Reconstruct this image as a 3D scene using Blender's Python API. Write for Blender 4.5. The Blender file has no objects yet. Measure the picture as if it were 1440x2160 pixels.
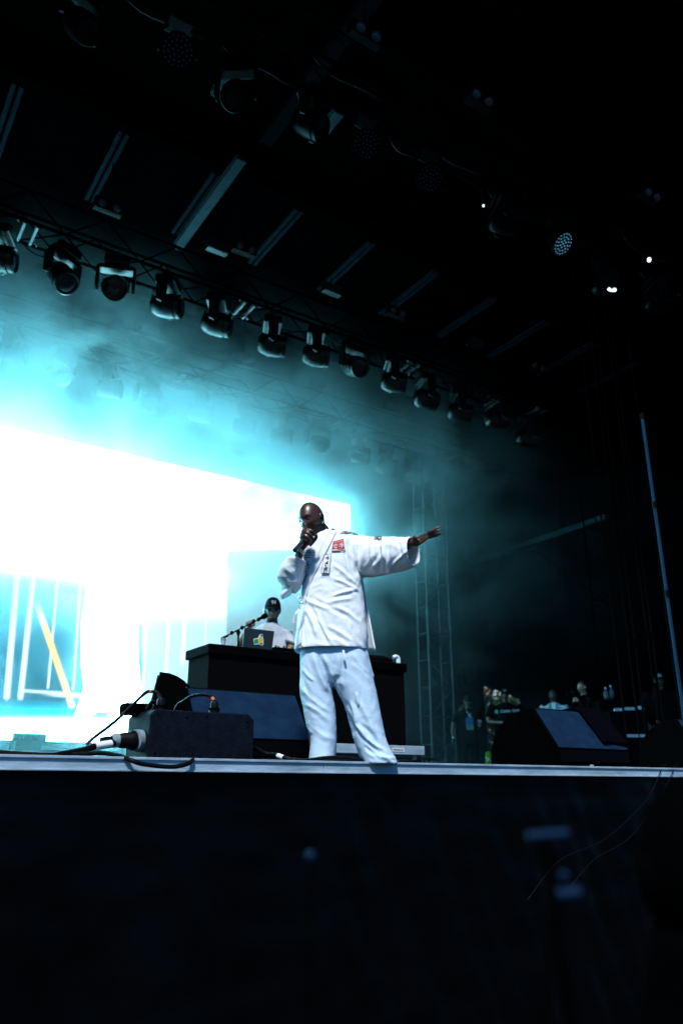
import bpy, bmesh, math, random
import numpy as np
from mathutils import Vector, Matrix, noise
from mathutils.bvhtree import BVHTree
random.seed(7)
sc = bpy.context.scene
COL = sc.collection
R_ = math.radians

# ------------------------------------------------------------------ camera
FPX, PITCH, AZ, CAMZ = 1655.0, R_(19.3), R_(33.7), 1.45
hV = np.array([math.sin(AZ), math.cos(AZ), 0.0]); rV = np.array([math.cos(AZ), -math.sin(AZ), 0.0]); zV = np.array([0, 0, 1.0])
fV = hV*math.cos(PITCH) + zV*math.sin(PITCH); uV = -hV*math.sin(PITCH) + zV*math.cos(PITCH)
cam = bpy.data.objects.new('camera', bpy.data.cameras.new('camera')); COL.objects.link(cam)
cam.matrix_world = Matrix(((rV[0], uV[0], -fV[0], 0), (rV[1], uV[1], -fV[1], 0), (rV[2], uV[2], -fV[2], CAMZ), (0, 0, 0, 1)))
cam.data.sensor_fit = 'VERTICAL'; cam.data.sensor_height = 36.0
cam.data.lens = FPX/2160*36.0
cam.data.clip_start = 0.05; cam.data.clip_end = 600
cam.data.dof.use_dof = True; cam.data.dof.focus_distance = 5.5; cam.data.dof.aperture_fstop = 1.4
sc.camera = cam

# ------------------------------------------------------------------ light
SUN_EL, SUN_AZ = R_(54), R_(223)      # compass direction the light comes from: over the pit, from the left
world = bpy.data.worlds.new('World'); sc.world = world; world.use_nodes = True
wn = world.node_tree.nodes; wl = world.node_tree.links
bg = wn['Background']; sky = wn.new('ShaderNodeTexSky'); sky.sky_type = 'NISHITA'; sky.sun_disc = False
sky.sun_elevation = SUN_EL; sky.sun_rotation = SUN_AZ; sky.air_density = 1.0; sky.dust_density = 1.0; sky.ozone_density = 7.0
tn = wn.new('ShaderNodeVectorMath'); tn.operation = 'MULTIPLY'; tn.inputs[1].default_value = (0.30, 0.94, 1.32)   # tints the sky light cool for bluer shade
wl.new(sky.outputs[0], tn.inputs[0]); wl.new(tn.outputs[0], bg.inputs[0]); bg.inputs[1].default_value = 0.064
sun = bpy.data.objects.new('sun', bpy.data.lights.new('sun', 'SUN')); COL.objects.link(sun)
sun.data.energy = 3.8; sun.data.angle = R_(7); sun.data.color = (0.94, 0.985, 1.0)
sd = Vector((math.sin(SUN_AZ)*math.cos(SUN_EL), math.cos(SUN_AZ)*math.cos(SUN_EL), math.sin(SUN_EL)))
sun.rotation_euler = sd.to_track_quat('Z', 'Y').to_euler()
sc.view_settings.view_transform = 'Standard'; sc.view_settings.look = 'None'
sc.view_settings.exposure = 0.35; sc.view_settings.gamma = 1.0; sc.view_settings.use_curve_mapping = False
cy = sc.cycles
cy.use_denoising = True; cy.denoiser = 'OPENIMAGEDENOISE'; cy.max_bounces = 5; cy.diffuse_bounces = 2; cy.glossy_bounces = 2
cy.volume_bounces = 1; cy.transmission_bounces = 4; cy.transparent_max_bounces = 6; cy.volume_step_rate = 2.0; cy.volume_max_steps = 96
cy.sample_clamp_indirect = 4.0; cy.use_light_tree = True; cy.caustics_reflective = False; cy.caustics_refractive = False

# ------------------------------------------------------------------ placing helpers: pixel of the photograph -> point in the place
def ray(x, y): return fV*FPX + rV*(x-720) - uV*(y-1080)
def _p(d, t): p = d*t; return Vector((p[0], p[1], p[2]+CAMZ))
def atY(x, y, Y): d = ray(x, y); return _p(d, Y/d[1])
def atX(x, y, X): d = ray(x, y); return _p(d, X/d[0])
def atZ(x, y, z): d = ray(x, y); return _p(d, (z-CAMZ)/d[2])
def atD(x, y, D): d = ray(x, y); return _p(d, D/float(d@hV))
def proj(p):
    q = np.array((p[0], p[1], p[2]-CAMZ)); z = q@fV
    return 720+FPX*(q@rV)/z, 1080-FPX*(q@uV)/z
H = Vector(hV); RR = Vector(rV); UP = Vector((0, 0, 1)); TOCAM = -H

# ------------------------------------------------------------------ materials
def mat(name, col, rough=0.6, metal=0.0, spec=0.5, bump=0.0, bscale=40.0, var=0.0, vscale=6.0, emit=None, estr=0.0, alpha=None, trans=0.0, sheen=0.0, coat=0.0, stretch=(1, 1, 1)):
    m = bpy.data.materials.new(name); m.use_nodes = True
    nt = m.node_tree; b = nt.nodes['Principled BSDF']
    b.inputs['Base Color'].default_value = (*col, 1); b.inputs['Roughness'].default_value = rough
    b.inputs['Metallic'].default_value = metal; b.inputs['Specular IOR Level'].default_value = spec
    b.inputs['Transmission Weight'].default_value = trans; b.inputs['Sheen Weight'].default_value = sheen; b.inputs['Coat Weight'].default_value = coat
    if emit: b.inputs['Emission Color'].default_value = (*emit, 1); b.inputs['Emission Strength'].default_value = estr
    tc = nt.nodes.new('ShaderNodeTexCoord'); mp = nt.nodes.new('ShaderNodeMapping'); mp.inputs['Scale'].default_value = stretch
    nt.links.new(tc.outputs['Object'], mp.inputs[0])
    if var > 0:
        n = nt.nodes.new('ShaderNodeTexNoise'); n.inputs['Scale'].default_value = vscale; n.inputs['Detail'].default_value = 6; n.inputs['Roughness'].default_value = 0.65
        nt.links.new(mp.outputs[0], n.inputs[0])
        mr = nt.nodes.new('ShaderNodeMapRange'); mr.inputs[1].default_value = 0.3; mr.inputs[2].default_value = 0.7
        mr.inputs[3].default_value = 1-var; mr.inputs[4].default_value = 1+var*0.6
        nt.links.new(n.outputs[0], mr.inputs[0])
        mx = nt.nodes.new('ShaderNodeVectorMath'); mx.operation = 'SCALE'; mx.inputs[0].default_value = col
        nt.links.new(mr.outputs[0], mx.inputs['Scale']); nt.links.new(mx.outputs[0], b.inputs['Base Color'])
        rr = nt.nodes.new('ShaderNodeMapRange'); rr.inputs[3].default_value = max(0.02, rough-0.12*var*3); rr.inputs[4].default_value = min(1, rough+0.12*var*3)
        nt.links.new(n.outputs[0], rr.inputs[0]); nt.links.new(rr.outputs[0], b.inputs['Roughness'])
    if bump > 0:
        n2 = nt.nodes.new('ShaderNodeTexNoise'); n2.inputs['Scale'].default_value = bscale; n2.inputs['Detail'].default_value = 4
        nt.links.new(mp.outputs[0], n2.inputs[0])
        bp = nt.nodes.new('ShaderNodeBump'); bp.inputs['Strength'].default_value = bump; bp.inputs['Distance'].default_value = 0.01
        nt.links.new(n2.outputs[0], bp.inputs['Height']); nt.links.new(bp.outputs[0], b.inputs['Normal'])
    return m
M = {}
M['black_paint'] = mat('black_paint', (0.0014, 0.0014, 0.0018), 0.7, spec=0.0, var=0.3, vscale=9)
M['black_metal'] = mat('black_metal', (0.0014, 0.0014, 0.0018), 0.5, 0.0, spec=0.04, var=0.3, vscale=14)
M['fixture_shell'] = mat('fixture_shell', (0.0010, 0.0012, 0.0015), 0.30, spec=0.28, var=0.25, vscale=12)
M['aluminium'] = mat('aluminium', (0.50, 0.52, 0.54), 0.45, 0.75, var=0.25, vscale=8, bump=0.1, bscale=60)
M['fixture_dark'] = mat('fixture_dark', (0.0006, 0.0008, 0.001), 0.35, spec=0.025, var=0.25, vscale=12)  # shell copy for the nearest row, its shade put into colour and gloss
M['truss_metal'] = mat('truss_metal', (0.0012, 0.0014, 0.0018), 0.8, 0.0, spec=0.0, var=0.3, vscale=10)
M['truss_bright'] = mat('truss_bright', (0.03, 0.035, 0.042), 0.4, 0.2, var=0.3, vscale=10)
M['black_cloth'] = mat('black_cloth', (0.0015, 0.0015, 0.0018), 0.95, spec=0.04, bump=0.3, bscale=25)
M['backdrop'] = mat('backdrop', (0.002, 0.0024, 0.003), 0.9, spec=0.0, var=0.25, vscale=2, bump=0.4, bscale=6)
M['skirt'] = mat('skirt', (0.0005, 0.0007, 0.0012), 0.38, spec=0.06, var=0.35, vscale=3, bump=0.6, bscale=5)
M['tower_metal'] = mat('tower_metal', (0.07, 0.085, 0.09), 0.45, 0.2, var=0.3, vscale=8)
M['roof'] = mat('roof', (0.0005, 0.0005, 0.0006), 1.0, spec=0.0, var=0.2, vscale=2)
M['deck'] = mat('deck', (0.03, 0.03, 0.03), 0.7, var=0.4, vscale=4, bump=0.2)
M['pit_black'] = mat('pit_black', (0.0008, 0.0008, 0.001), 1.0, spec=0.0)
M['ground'] = mat('ground', (0.018, 0.018, 0.017), 0.9, var=0.4, vscale=3, bump=0.5)
M['grille'] = mat('grille', (0.006, 0.020, 0.048), 0.8, 0.0, spec=0.03, var=0.35, vscale=9, bump=0.35, bscale=260)  # black grille; bluish sky sheen is put into its colour
M['rubber'] = mat('rubber', (0.003, 0.003, 0.004), 0.5, spec=0.08, var=0.2, vscale=30)
M['white_plastic'] = mat('white_plastic', (0.7, 0.72, 0.72), 0.4)
M['orange_tape'] = mat('orange_tape', (0.6, 0.12, 0.05), 0.5)
M['white_tape'] = mat('white_tape', (0.7, 0.72, 0.74), 0.5)
M['glass_lens'] = mat('glass_lens', (0.004, 0.007, 0.009), 0.12, spec=0.35)
M['lens_dark'] = mat('lens_dark', (0.002, 0.003, 0.004), 0.3, spec=0.06)  # lens copy for the nearest row, shade put into colour and gloss
M['reflector'] = mat('reflector', (0.55, 0.6, 0.62), 0.15, 0.9)

# ------------------------------------------------------------------ mesh building
class MB:
    def __init__(s): s.v = []; s.f = []
    def add(s, vs, fs):
        o = len(s.v); s.v += [tuple(v) for v in vs]; s.f += [tuple(i+o for i in f) for f in fs]; return s
    def box(s, c, size, rot=None):
        c = Vector(c); hx, hy, hz = size[0]/2, size[1]/2, size[2]/2
        vs = [Vector((x*hx, y*hy, z*hz)) for z in (-1, 1) for y in (-1, 1) for x in (-1, 1)]
        if rot is not None: vs = [rot @ v for v in vs]
        return s.add([v+c for v in vs], [(0, 2, 3, 1), (4, 5, 7, 6), (0, 1, 5, 4), (2, 6, 7, 3), (0, 4, 6, 2), (1, 3, 7, 5)])
    def cyl(s, a, b, r, n=8, r2=None, cap=True):
        a = Vector(a); b = Vector(b); r2 = r if r2 is None else r2
        d = (b-a).normalized(); e = d.orthogonal().normalized(); g = d.cross(e)
        vs = []
        for c, q in ((a, r), (b, r2)):
            for k in range(n):
                t = 2*math.pi*k/n; vs.append(c+e*math.cos(t)*q+g*math.sin(t)*q)
        fs = [(k, (k+1) % n, n+(k+1) % n, n+k) for k in range(n)]
        if cap: fs += [tuple(range(n-1, -1, -1)), tuple(range(n, 2*n))]
        return s.add(vs, fs)
    def lathe(s, prof, a, d, n=20):       # prof: (along, radius) along unit axis d from point a
        a = Vector(a); d = Vector(d).normalized(); e = d.orthogonal().normalized(); g = d.cross(e)
        vs = []; fs = []
        for (t, r) in prof:
            for k in range(n):
                q = 2*math.pi*k/n; vs.append(a+d*t+e*math.cos(q)*r+g*math.sin(q)*r)
        for i in range(len(prof)-1):
            for k in range(n): fs.append((i*n+k, i*n+(k+1) % n, (i+1)*n+(k+1) % n, (i+1)*n+k))
        fs += [tuple(range(n-1, -1, -1)), tuple((len(prof)-1)*n+k for k in range(n))]
        return s.add(vs, fs)
    def tube(s, pts, rad, n=8):
        pts = [Vector(p) for p in pts]; m = len(pts)
        rad = rad if isinstance(rad, (list, tuple)) else [rad]*m
        vs = []; fs = []; e = None
        for i, p in enumerate(pts):
            d = (pts[min(i+1, m-1)]-pts[max(i-1, 0)]).normalized()
            e = d.orthogonal().normalized() if e is None else (e-d*e.dot(d)).normalized()
            g = d.cross(e)
            for k in range(n):
                t = 2*math.pi*k/n; vs.append(p+e*math.cos(t)*rad[i]+g*math.sin(t)*rad[i])
        for i in range(m-1):
            for k in range(n): fs.append((i*n+k, i*n+(k+1) % n, (i+1)*n+(k+1) % n, (i+1)*n+k))
        fs += [tuple(range(n-1, -1, -1)), tuple((m-1)*n+k for k in range(n))]
        return s.add(vs, fs)
    def prism(s, poly, off):              # closed polygon of 3-D points, extruded by vector
        poly = [Vector(p) for p in poly]; off = Vector(off); n = len(poly)
        return s.add(poly+[p+off for p in poly], [tuple(range(n-1, -1, -1)), tuple(range(n, 2*n))]+[(k, (k+1) % n, n+(k+1) % n, n+k) for k in range(n)])
    def loft(s, rings, n=28):             # rings: (centre, A, B[, power]) closed ends
        vs = []; fs = []
        for rg in rings:
            c, A, B = Vector(rg[0]), Vector(rg[1]), Vector(rg[2]); pw = rg[3] if len(rg) > 3 else 2.0
            for k in range(n):
                t = 2*math.pi*k/n; cs, sn = math.cos(t), math.sin(t)
                x = math.copysign(abs(cs)**(2/pw), cs); y = math.copysign(abs(sn)**(2/pw), sn)
                vs.append(c+A*x+B*y)
        m = len(rings)
        for i in range(m-1):
            for k in range(n): fs.append((i*n+k, i*n+(k+1) % n, (i+1)*n+(k+1) % n, (i+1)*n+k))
        fs += [tuple(range(n-1, -1, -1)), tuple((m-1)*n+k for k in range(n))]
        return s.add(vs, fs)
    def ball(s, c, r, n=14, rot=None):
        c = Vector(c); r = (r, r, r) if not isinstance(r, (tuple, list)) else r
        vs = []; fs = []; m = n//2
        for i in range(m+1):
            ph = math.pi*i/m
            for k in range(n):
                t = 2*math.pi*k/n; v = Vector((math.sin(ph)*math.cos(t)*r[0], math.sin(ph)*math.sin(t)*r[1], math.cos(ph)*r[2]))
                vs.append(c+(rot @ v if rot is not None else v))
        for i in range(m):
            for k in range(n): fs.append((i*n+k, (i+1)*n+k, (i+1)*n+(k+1) % n, i*n+(k+1) % n))
        return s.add(vs, fs)
    def mesh(s, name):
        me = bpy.data.meshes.new(name); me.from_pydata(s.v, [], s.f); me.validate(); me.update()
        bm = bmesh.new(); bm.from_mesh(me); bmesh.ops.remove_doubles(bm, verts=bm.verts, dist=1e-6)
        bmesh.ops.recalc_face_normals(bm, faces=bm.faces); bm.to_mesh(me); bm.free()
        return me
def link(o, parent=None):
    COL.objects.link(o)
    if parent is not None:
        o.parent = parent
        o.matrix_parent_inverse = parent_inv(parent)
    return o
def world_of(o):
    m = o.matrix_basis.copy()
    return m if o.parent is None else world_of(o.parent) @ o.matrix_parent_inverse @ m
def parent_inv(p): return world_of(p).inverted()
def ob(name, mb, m, parent=None, smooth=None, bevel=0.0, seg=2, local=False):
    """one mesh object; its vertices are world points unless local"""
    me = mb.mesh(name) if isinstance(mb, MB) else mb
    o = bpy.data.objects.new(name, me)
    me.materials.append(M[m] if isinstance(m, str) else m)
    link(o, parent)
    if local and parent is not None: o.matrix_parent_inverse = Matrix.Identity(4)
    if smooth is not None: smoothen(me, smooth)
    if bevel > 0:
        b = o.modifiers.new('bevel', 'BEVEL'); b.width = bevel; b.segments = seg; b.limit_method = 'ANGLE'; b.angle_limit = R_(40)
    return o
def smoothen(me, ang=40):
    me.polygons.foreach_set('use_smooth', [True]*len(me.polygons))
    if ang < 180:
        bm = bmesh.new(); bm.from_mesh(me); a = R_(ang)
        for e in bm.edges: e.smooth = not (len(e.link_faces) == 2 and e.calc_face_angle(0) > a)
        bm.to_mesh(me); bm.free()
def tag(o, label, cat, group=None):
    o['label'] = label; o['category'] = cat
    if group: o['group'] = group
    return o
def thing(name, label, cat, loc=(0, 0, 0), group=None):
    o = bpy.data.objects.new(name, None); COL.objects.link(o); o.location = loc; o.empty_display_size = 0.1
    return tag(o, label, cat, group)
def struct(o, kind='structure'): o['kind'] = kind; return o
def copy_tree(o, loc=None, label=None, parent=None, group=None):
    c = o.copy(); COL.objects.link(c)
    if parent is not None: c.parent = parent; c.matrix_parent_inverse = o.matrix_parent_inverse.copy()
    for ch in list(o.children): copy_tree(ch, parent=c)
    if loc is not None: c.location = loc
    if label: c['label'] = label
    if group: c['group'] = group
    return c
def curve_pts(pts, n=6):                 # Catmull-Rom through the points
    pts = [Vector(p) for p in pts]; q = [pts[0]*2-pts[1]]+pts+[pts[-1]*2-pts[-2]]; out = []
    for i in range(1, len(q)-2):
        for k in range(n):
            t = k/n; a, b, c, d = q[i-1], q[i], q[i+1], q[i+2]
            out.append(0.5*((2*b)+(c-a)*t+(2*a-5*b+4*c-d)*t*t+(3*b-a-3*c+d)*t**3))
    return out+[pts[-1]]
# ================================================================== SETTING
DECK = 1.60; ROOFZ = 10.6; SCRY = 14.0
g = MB().box((5, 20, -0.55), (400, 400, 0.1)); struct(ob('ground', g, 'ground'))
# stage platform: floor sheet plus aluminium front rail
st = thing('stage_platform', 'dark stage floor with a pale aluminium front edge rail', 'stage', (5, 4.4, 0))
XL, XR = -6.0, 18.0
k = 0
for ix in range(12):
    for iy in range(6):
        x0 = XL+ix*2.0; y0 = 4.46+iy*1.95
        ob('deck_panel', MB().box((x0+1.0, y0+0.975, DECK-0.03), (1.992, 1.942, 0.06)), 'deck', st)
M['edge_rail'] = mat('edge_rail', (0.36, 0.47, 0.56), 0.55, 0.2, var=0.4, vscale=5, bump=0.25, bscale=30, stretch=(0.6, 1, 3))
for ix in range(6):
    x0 = -3.6+ix*3.2
    rail = MB().box((x0+1.6, 4.425, DECK-0.034), (3.196, 0.05, 0.074)).box((x0+1.6, 4.395, DECK-0.002), (3.196, 0.012, 0.014)).box((x0+1.6, 4.395, DECK-0.066), (3.196, 0.012, 0.010))
    ob('edge_rail', rail, 'edge_rail', st, bevel=0.002)
# black skirt hanging from the rail, with folds
def cloth_sheet(x0, x1, z0, z1, y, nx, nz, f):
    vs = []; fs = []
    for j in range(nz+1):
        for i in range(nx+1):
            x = x0+(x1-x0)*i/nx; z = z0+(z1-z0)*j/nz; vs.append((x, y+f(x, z), z))
    for j in range(nz):
        for i in range(nx): a = j*(nx+1)+i; fs.append((a, a+1, a+nx+2, a+nx+1))
    return MB().add(vs, fs)
def skirt_f(x, z):
    t = (DECK-0.08-z)
    n = noise.noise(Vector((x*1.9, z*0.35, 3.0)))*0.06+noise.noise(Vector((x*5.0+z*2.2, z*0.9, 9.0)))*0.025
    w = noise.noise(Vector((x*3.0, z*6.0, 5.0)))*0.012
    return -(n*1.5*min(1, 0.3+t*1.5)+w*min(1, t*6)) + (0.012*math.exp(-((t-0.16)/0.012)**2))
sk = ob('stage_skirt', cloth_sheet(-3.6, 15.6, -0.5, DECK-0.075, 4.44, 420, 66, skirt_f), 'skirt', smooth=180)
tag(sk, 'black fabric skirt with soft folds hanging below the stage edge', 'stage skirt')
# roof: sheet, purlins, rails
rf = thing('stage_roof', 'dark canopy roof with pairs of aluminium rails over the stage', 'roof', (6, 9, ROOFZ))
ob('roof_sheet', MB().box((6, 9.92, ROOFZ+0.06), (28, 12.94, 0.05)), 'roof', rf)
M['rail_metal'] = mat('rail_metal', (0.006, 0.010, 0.014), 0.8, 0.0, spec=0.01, var=0.3, vscale=10)
for i in range(-2, 10):
    X = 0.86+1.455*i
    for dx in (-0.055, 0.045):
        if i < 0 or i > 9: continue
        ob('rail', MB().box((X+dx, 9.9, 10.32), (0.058, 1.66, 0.05)), 'rail_metal', rf)
for j, Y in enumerate((3.56, 5.9, 8.96, 13.2)):
    ob('purlin', MB().box((6, Y, 10.42), (27, 0.16, 0.22)), 'roof', rf)
M['beam_dark'] = mat('beam_dark', (0.002, 0.0025, 0.003), 0.8, spec=0.01)  # darker copy of the beam metal, shade put into its colour
M['beam_metal'] = mat('beam_metal', (0.028, 0.042, 0.050), 0.8, 0.0, spec=0.02, var=0.35, vscale=7, bump=0.2)
for (x, y0, y1, w) in ((4.02, 3.3, 8.0, 0.19), (3.88, 8.45, 10.9, 0.15), (4.60, 6.95, 7.4, 0.15), (3.08, 7.3, 7.65, 0.16)):
    ob('beam', MB().box((x, (y0+y1)/2, 10.2), (w, y1-y0, 0.12)), 'beam_metal' if x != 4.02 else 'beam_dark', rf, bevel=0.006)
# back and side drapes (thick pleated cloth), opening at the back right corner
def drape_f(x, z): return noise.noise(Vector((x*2.6, z*0.12, 1.7)))*0.10+noise.noise(Vector((x*7.0, z*0.2, 4.7)))*0.03
bd = thing('back_drape', 'tall black pleated drape closing the rear of the stage', 'curtain', (5, 15.6, 0))
def pleat(name, x0, x1, z0, z1, Y, nx, par):
    o = ob(name, cloth_sheet(x0, x1, z0, z1, Y, nx, 12, drape_f), 'backdrop', par, smooth=180)
    s = o.modifiers.new('thick', 'SOLIDIFY'); s.thickness = 0.012; return o
pleat('cloth_panel', -6.5, 3.0, DECK, ROOFZ, 15.6, 90, bd); pleat('cloth_panel', 2.9, 9.8, DECK, ROOFZ, 15.52, 90, bd); pleat('cloth_panel', 9.7, 14.80, DECK-1.6, ROOFZ, 15.45, 60, bd)
# upper piece with a slanting lower hem over the opening
vs = []; fs = []; nx = 44; nz = 10
for j in range(nz+1):
    for i in range(nx+1):
        x = 14.62+(18.6-14.62)*i/nx; zb = 4.10-0.42*min(1, max(0, (x-14.7)/1.7))**0.8 - 2.2*max(0, min(1, (x-16.3)/0.25)); z = zb+(ROOFZ-zb)*j/nz; vs.append((x, 15.6+drape_f(x, z), z))
for j in range(nz):
    for i in range(nx): a = j*(nx+1)+i; fs.append((a, a+1, a+nx+2, a+nx+1))
o = ob('cloth_panel', MB().add(vs, fs), 'backdrop', bd, smooth=180); o.modifiers.new('thick', 'SOLIDIFY').thickness = 0.012
def side_drape(name, X, y0, y1, lab):
    vs = []; fs = []; nx = 90; nz = 10
    for j in range(nz+1):
        for i in range(nx+1):
            y = y0+(y1-y0)*i/nx; z = 0.0+ROOFZ*j/nz; vs.append((X+drape_f(y, z), y, z))
    for j in range(nz):
        for i in range(nx): a = j*(nx+1)+i; fs.append((a, a+1, a+nx+2, a+nx+1))
    o = ob(name, MB().add(vs, fs), 'backdrop', smooth=180); o.modifiers.new('thick', 'SOLIDIFY').thickness = 0.012
    return tag(o, lab, 'curtain')
side_drape('side_drape', 18.6, 3.2, 15.6, 'black drape along the far right side of the stage')
side_drape('side_drape', -6.5, 3.2, 15.6, 'black drape along the far left side of the stage')

# ------------------------------------------------------------------ LED wall
scr = thing('led_wall', 'huge glowing video wall showing railings and a pale figure', 'video screen', (3, SCRY, DECK))
SX0, SX1, SZ0, SZ1 = -4.2, 9.57, 2.17, 7.56
def smooth(a, b, x): t = max(0.0, min(1.0, (x-a)/(b-a))) if a != b else float(x > a); return t*t*(3-2*t)
def seg(px, py, ax, ay, bx, by):
    vx, vy = bx-ax, by-ay; L = vx*vx+vy*vy; t = max(0, min(1, ((px-ax)*vx+(py-ay)*vy)/L)); return math.hypot(px-ax-t*vx, py-ay-t*vy)
bars = [((15, 1470), (38, 1200), 8), ((44, 1470), (73, 1200), 7), ((102, 1450), (124, 1200), 3.2), ((155, 1455), (172, 1200), 3.2),
        ((301, 1500), (311, 1240), 3.5), ((350, 1420), (361, 1230), 5), ((385, 1400), (393, 1230), 6), ((432, 1370), (438, 1230), 3)]
def in_poly(x, y, P):
    c = False; j = len(P)-1
    for i in range(len(P)):
        if (P[i][1] > y) != (P[j][1] > y) and x < (P[j][0]-P[i][0])*(y-P[i][1])/(P[j][1]-P[i][1])+P[i][0]: c = not c
        j = i
    return c
figure = [(172, 1310), (195, 1195), (215, 1090), (195, 1050), (202, 1015), (235, 1010), (252, 1035), (248, 1070), (290, 1090), (318, 1110), (316, 1150), (300, 1190), (310, 1312), (291, 1315), (292, 1400), (300, 1480), (285, 1560), (235, 1560), (228, 1500), (205, 1500), (170, 1530), (158, 1510), (178, 1450), (172, 1400)]
def screen_col(x, y):
    """colour of the live picture at photo pixel (x, y) of the wall"""
    W = np.array((1.0, 1.0, 1.0)); T = np.array((0.0, 0.005, 0.008)); D = np.array((0.0, 0.002, 0.004))
    if x > 478 and y > 1140:                       # pale blue right-hand part
        c = np.array((0.034, 0.0165, 0.0165)); k = smooth(1140, 1165, y); c = c*(1-0.45*smooth(1200, 1420, y)); return W*(1-k)+c*k
    c = W.copy()
    top = 1190+0.11*x
    k = smooth(top-12, top+85, y)
    base = T*(1-smooth(1380, 1470, y)*0.4)
    if 478 > x > 300: base = np.array((0.055, 0.028, 0.029)); k = smooth(1235, 1330, y)
    if x < 300: base = base + 0.05*math.sin(y*0.11+x*0.02)*T
    if y > 1462+0.02*x and x < 300: k = 1-smooth(1478, 1530, y)*1.0; base = D*1.3 if y < 1478 else T*1.5
    c = np.exp(np.log(W)*(1-k)+np.log(base+1e-5)*k)
    for (b0, t0, w) in bars:
        if y < 1500 and y > 1180:
            d = seg(x, y, b0[0], b0[1], t0[0], t0[1]); q = 1-smooth(w*0.55, w*1.05, d); c = c*(1-q)+np.array((0.10, 0.048, 0.046))*q
    if 50 < x < 172:
        q = 1-smooth(3.0, 4.5, abs(y-(1457+0.09*(x-50)))); c = c*(1-q)+np.array((0.10, 0.048, 0.046))*q
    d = seg(x, y, 78, 1272, 152, 1488); q = (1-smooth(5.5, 7.5, d))*smooth(1255, 1320, y); c = c*(1-q)+np.array((0.16, 0.030, 0.002))*q
    if in_poly(x, y, figure): c = W.copy()
    if in_poly(x, y, [(238, 1465), (241, 1462), (232, 1540), (226, 1548)]): c = np.array((0.07, 0.16, 0.18))
    if in_poly(x, y, [(158, 1512), (198, 1494), (196, 1500), (164, 1520)]): c = np.array((0.05, 0.13, 0.16))
    hd = math.hypot((x-222)/26, (y-1045)/34)
    return c*(1-0.045*(1-smooth(0.85, 1.1, hd)))
nxs, nzs = 660, 130
xcol = [SX0+(1.9-SX0)*i/60 for i in range(60)]+[1.9+(SX1-1.9)*i/600 for i in range(601)]
vs = []; fs = []; cols = []
for j in range(nzs+1):
    for i in range(nxs+1):
        X = xcol[i]; Zz = SZ0+(SZ1-SZ0)*j/nzs; vs.append((X, SCRY, Zz))
        x, y = proj((X, SCRY, Zz))
        if x < -60: x = -60+(-60-x) % 480            # the picture goes on past the frame
        c = screen_col(x, y); cols.append((c[0], c[1], c[2], 1))
for j in range(nzs):
    for i in range(nxs): a = j*(nxs+1)+i; fs.append((a, a+1, a+nxs+2, a+nxs+1))
me = bpy.data.meshes.new('display'); me.from_pydata(vs, [], fs)
ca = me.color_attributes.new('picture', 'FLOAT_COLOR', 'POINT'); ca.data.foreach_set('color', np.array(cols, dtype=np.float32).ravel())
m = bpy.data.materials.new('display'); m.use_nodes = True; nt = m.node_tree; nt.nodes.clear()
out = nt.nodes.new('ShaderNodeOutputMaterial'); em = nt.nodes.new('ShaderNodeEmission'); at = nt.nodes.new('ShaderNodeAttribute'); at.attribute_name = 'picture'
tint = nt.nodes.new('ShaderNodeVectorMath'); tint.operation = 'MULTIPLY'; tint.inputs[1].default_value = (0.33, 0.88, 1.0)
nt.links.new(at.outputs['Color'], tint.inputs[0])
# faint LED lines
tcn = nt.nodes.new('ShaderNodeTexCoord'); wv = nt.nodes.new('ShaderNodeTexWave'); wv.inputs['Scale'].default_value = 9.0; wv.bands_direction = 'X'
nt.links.new(tcn.outputs['Object'], wv.inputs[0]); mr = nt.nodes.new('ShaderNodeMapRange'); mr.inputs[3].default_value = 0.93; mr.inputs[4].default_value = 1.05
nt.links.new(wv.outputs['Fac'], mr.inputs[0]); ml = nt.nodes.new('ShaderNodeMath'); ml.operation = 'MULTIPLY'; ml.inputs[1].default_value = 25.0
nt.links.new(mr.outputs[0], ml.inputs[0]); nt.links.new(ml.outputs[0], em.inputs[1]); nt.links.new(tint.outputs[0], em.inputs[0]); nt.links.new(em.outputs[0], out.inputs[0])
m.cycles.emission_sampling = 'AUTO'
ob('display', me, m, scr)
fr = MB()
fr.box(((SX0+SX1)/2, SCRY+0.09, SZ1+0.02), (SX1-SX0+0.06, 0.16, 0.036)).box((SX1+0.02, SCRY+0.09, (SZ0+SZ1)/2), (0.036, 0.16, SZ1-SZ0)).box((SX0-0.02, SCRY+0.09, (SZ0+SZ1)/2), (0.036, 0.16, SZ1-SZ0))
ob('frame', fr, 'black_metal', scr)
ob('back_panel', MB().box(((SX0+SX1)/2, SCRY+0.13, (SZ0+SZ1)/2), (SX1-SX0, 0.08, SZ1-SZ0)), 'black_metal', scr)
base = MB().box(((SX0+SX1)/2, SCRY+0.05, SZ0-0.03), (SX1-SX0, 0.12, 0.05)).box(((SX0+SX1)/2, SCRY+0.05, DECK+0.03), (SX1-SX0, 0.12, 0.05))
ob('base_beam', base, 'black_metal', scr)
for i in range(30):
    ob('upright', MB().box((SX0+0.1+i*0.467, SCRY+0.05, (DECK+SZ0)/2), (0.03, 0.05, SZ0-DECK-0.12)), 'black_metal', scr)

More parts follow.
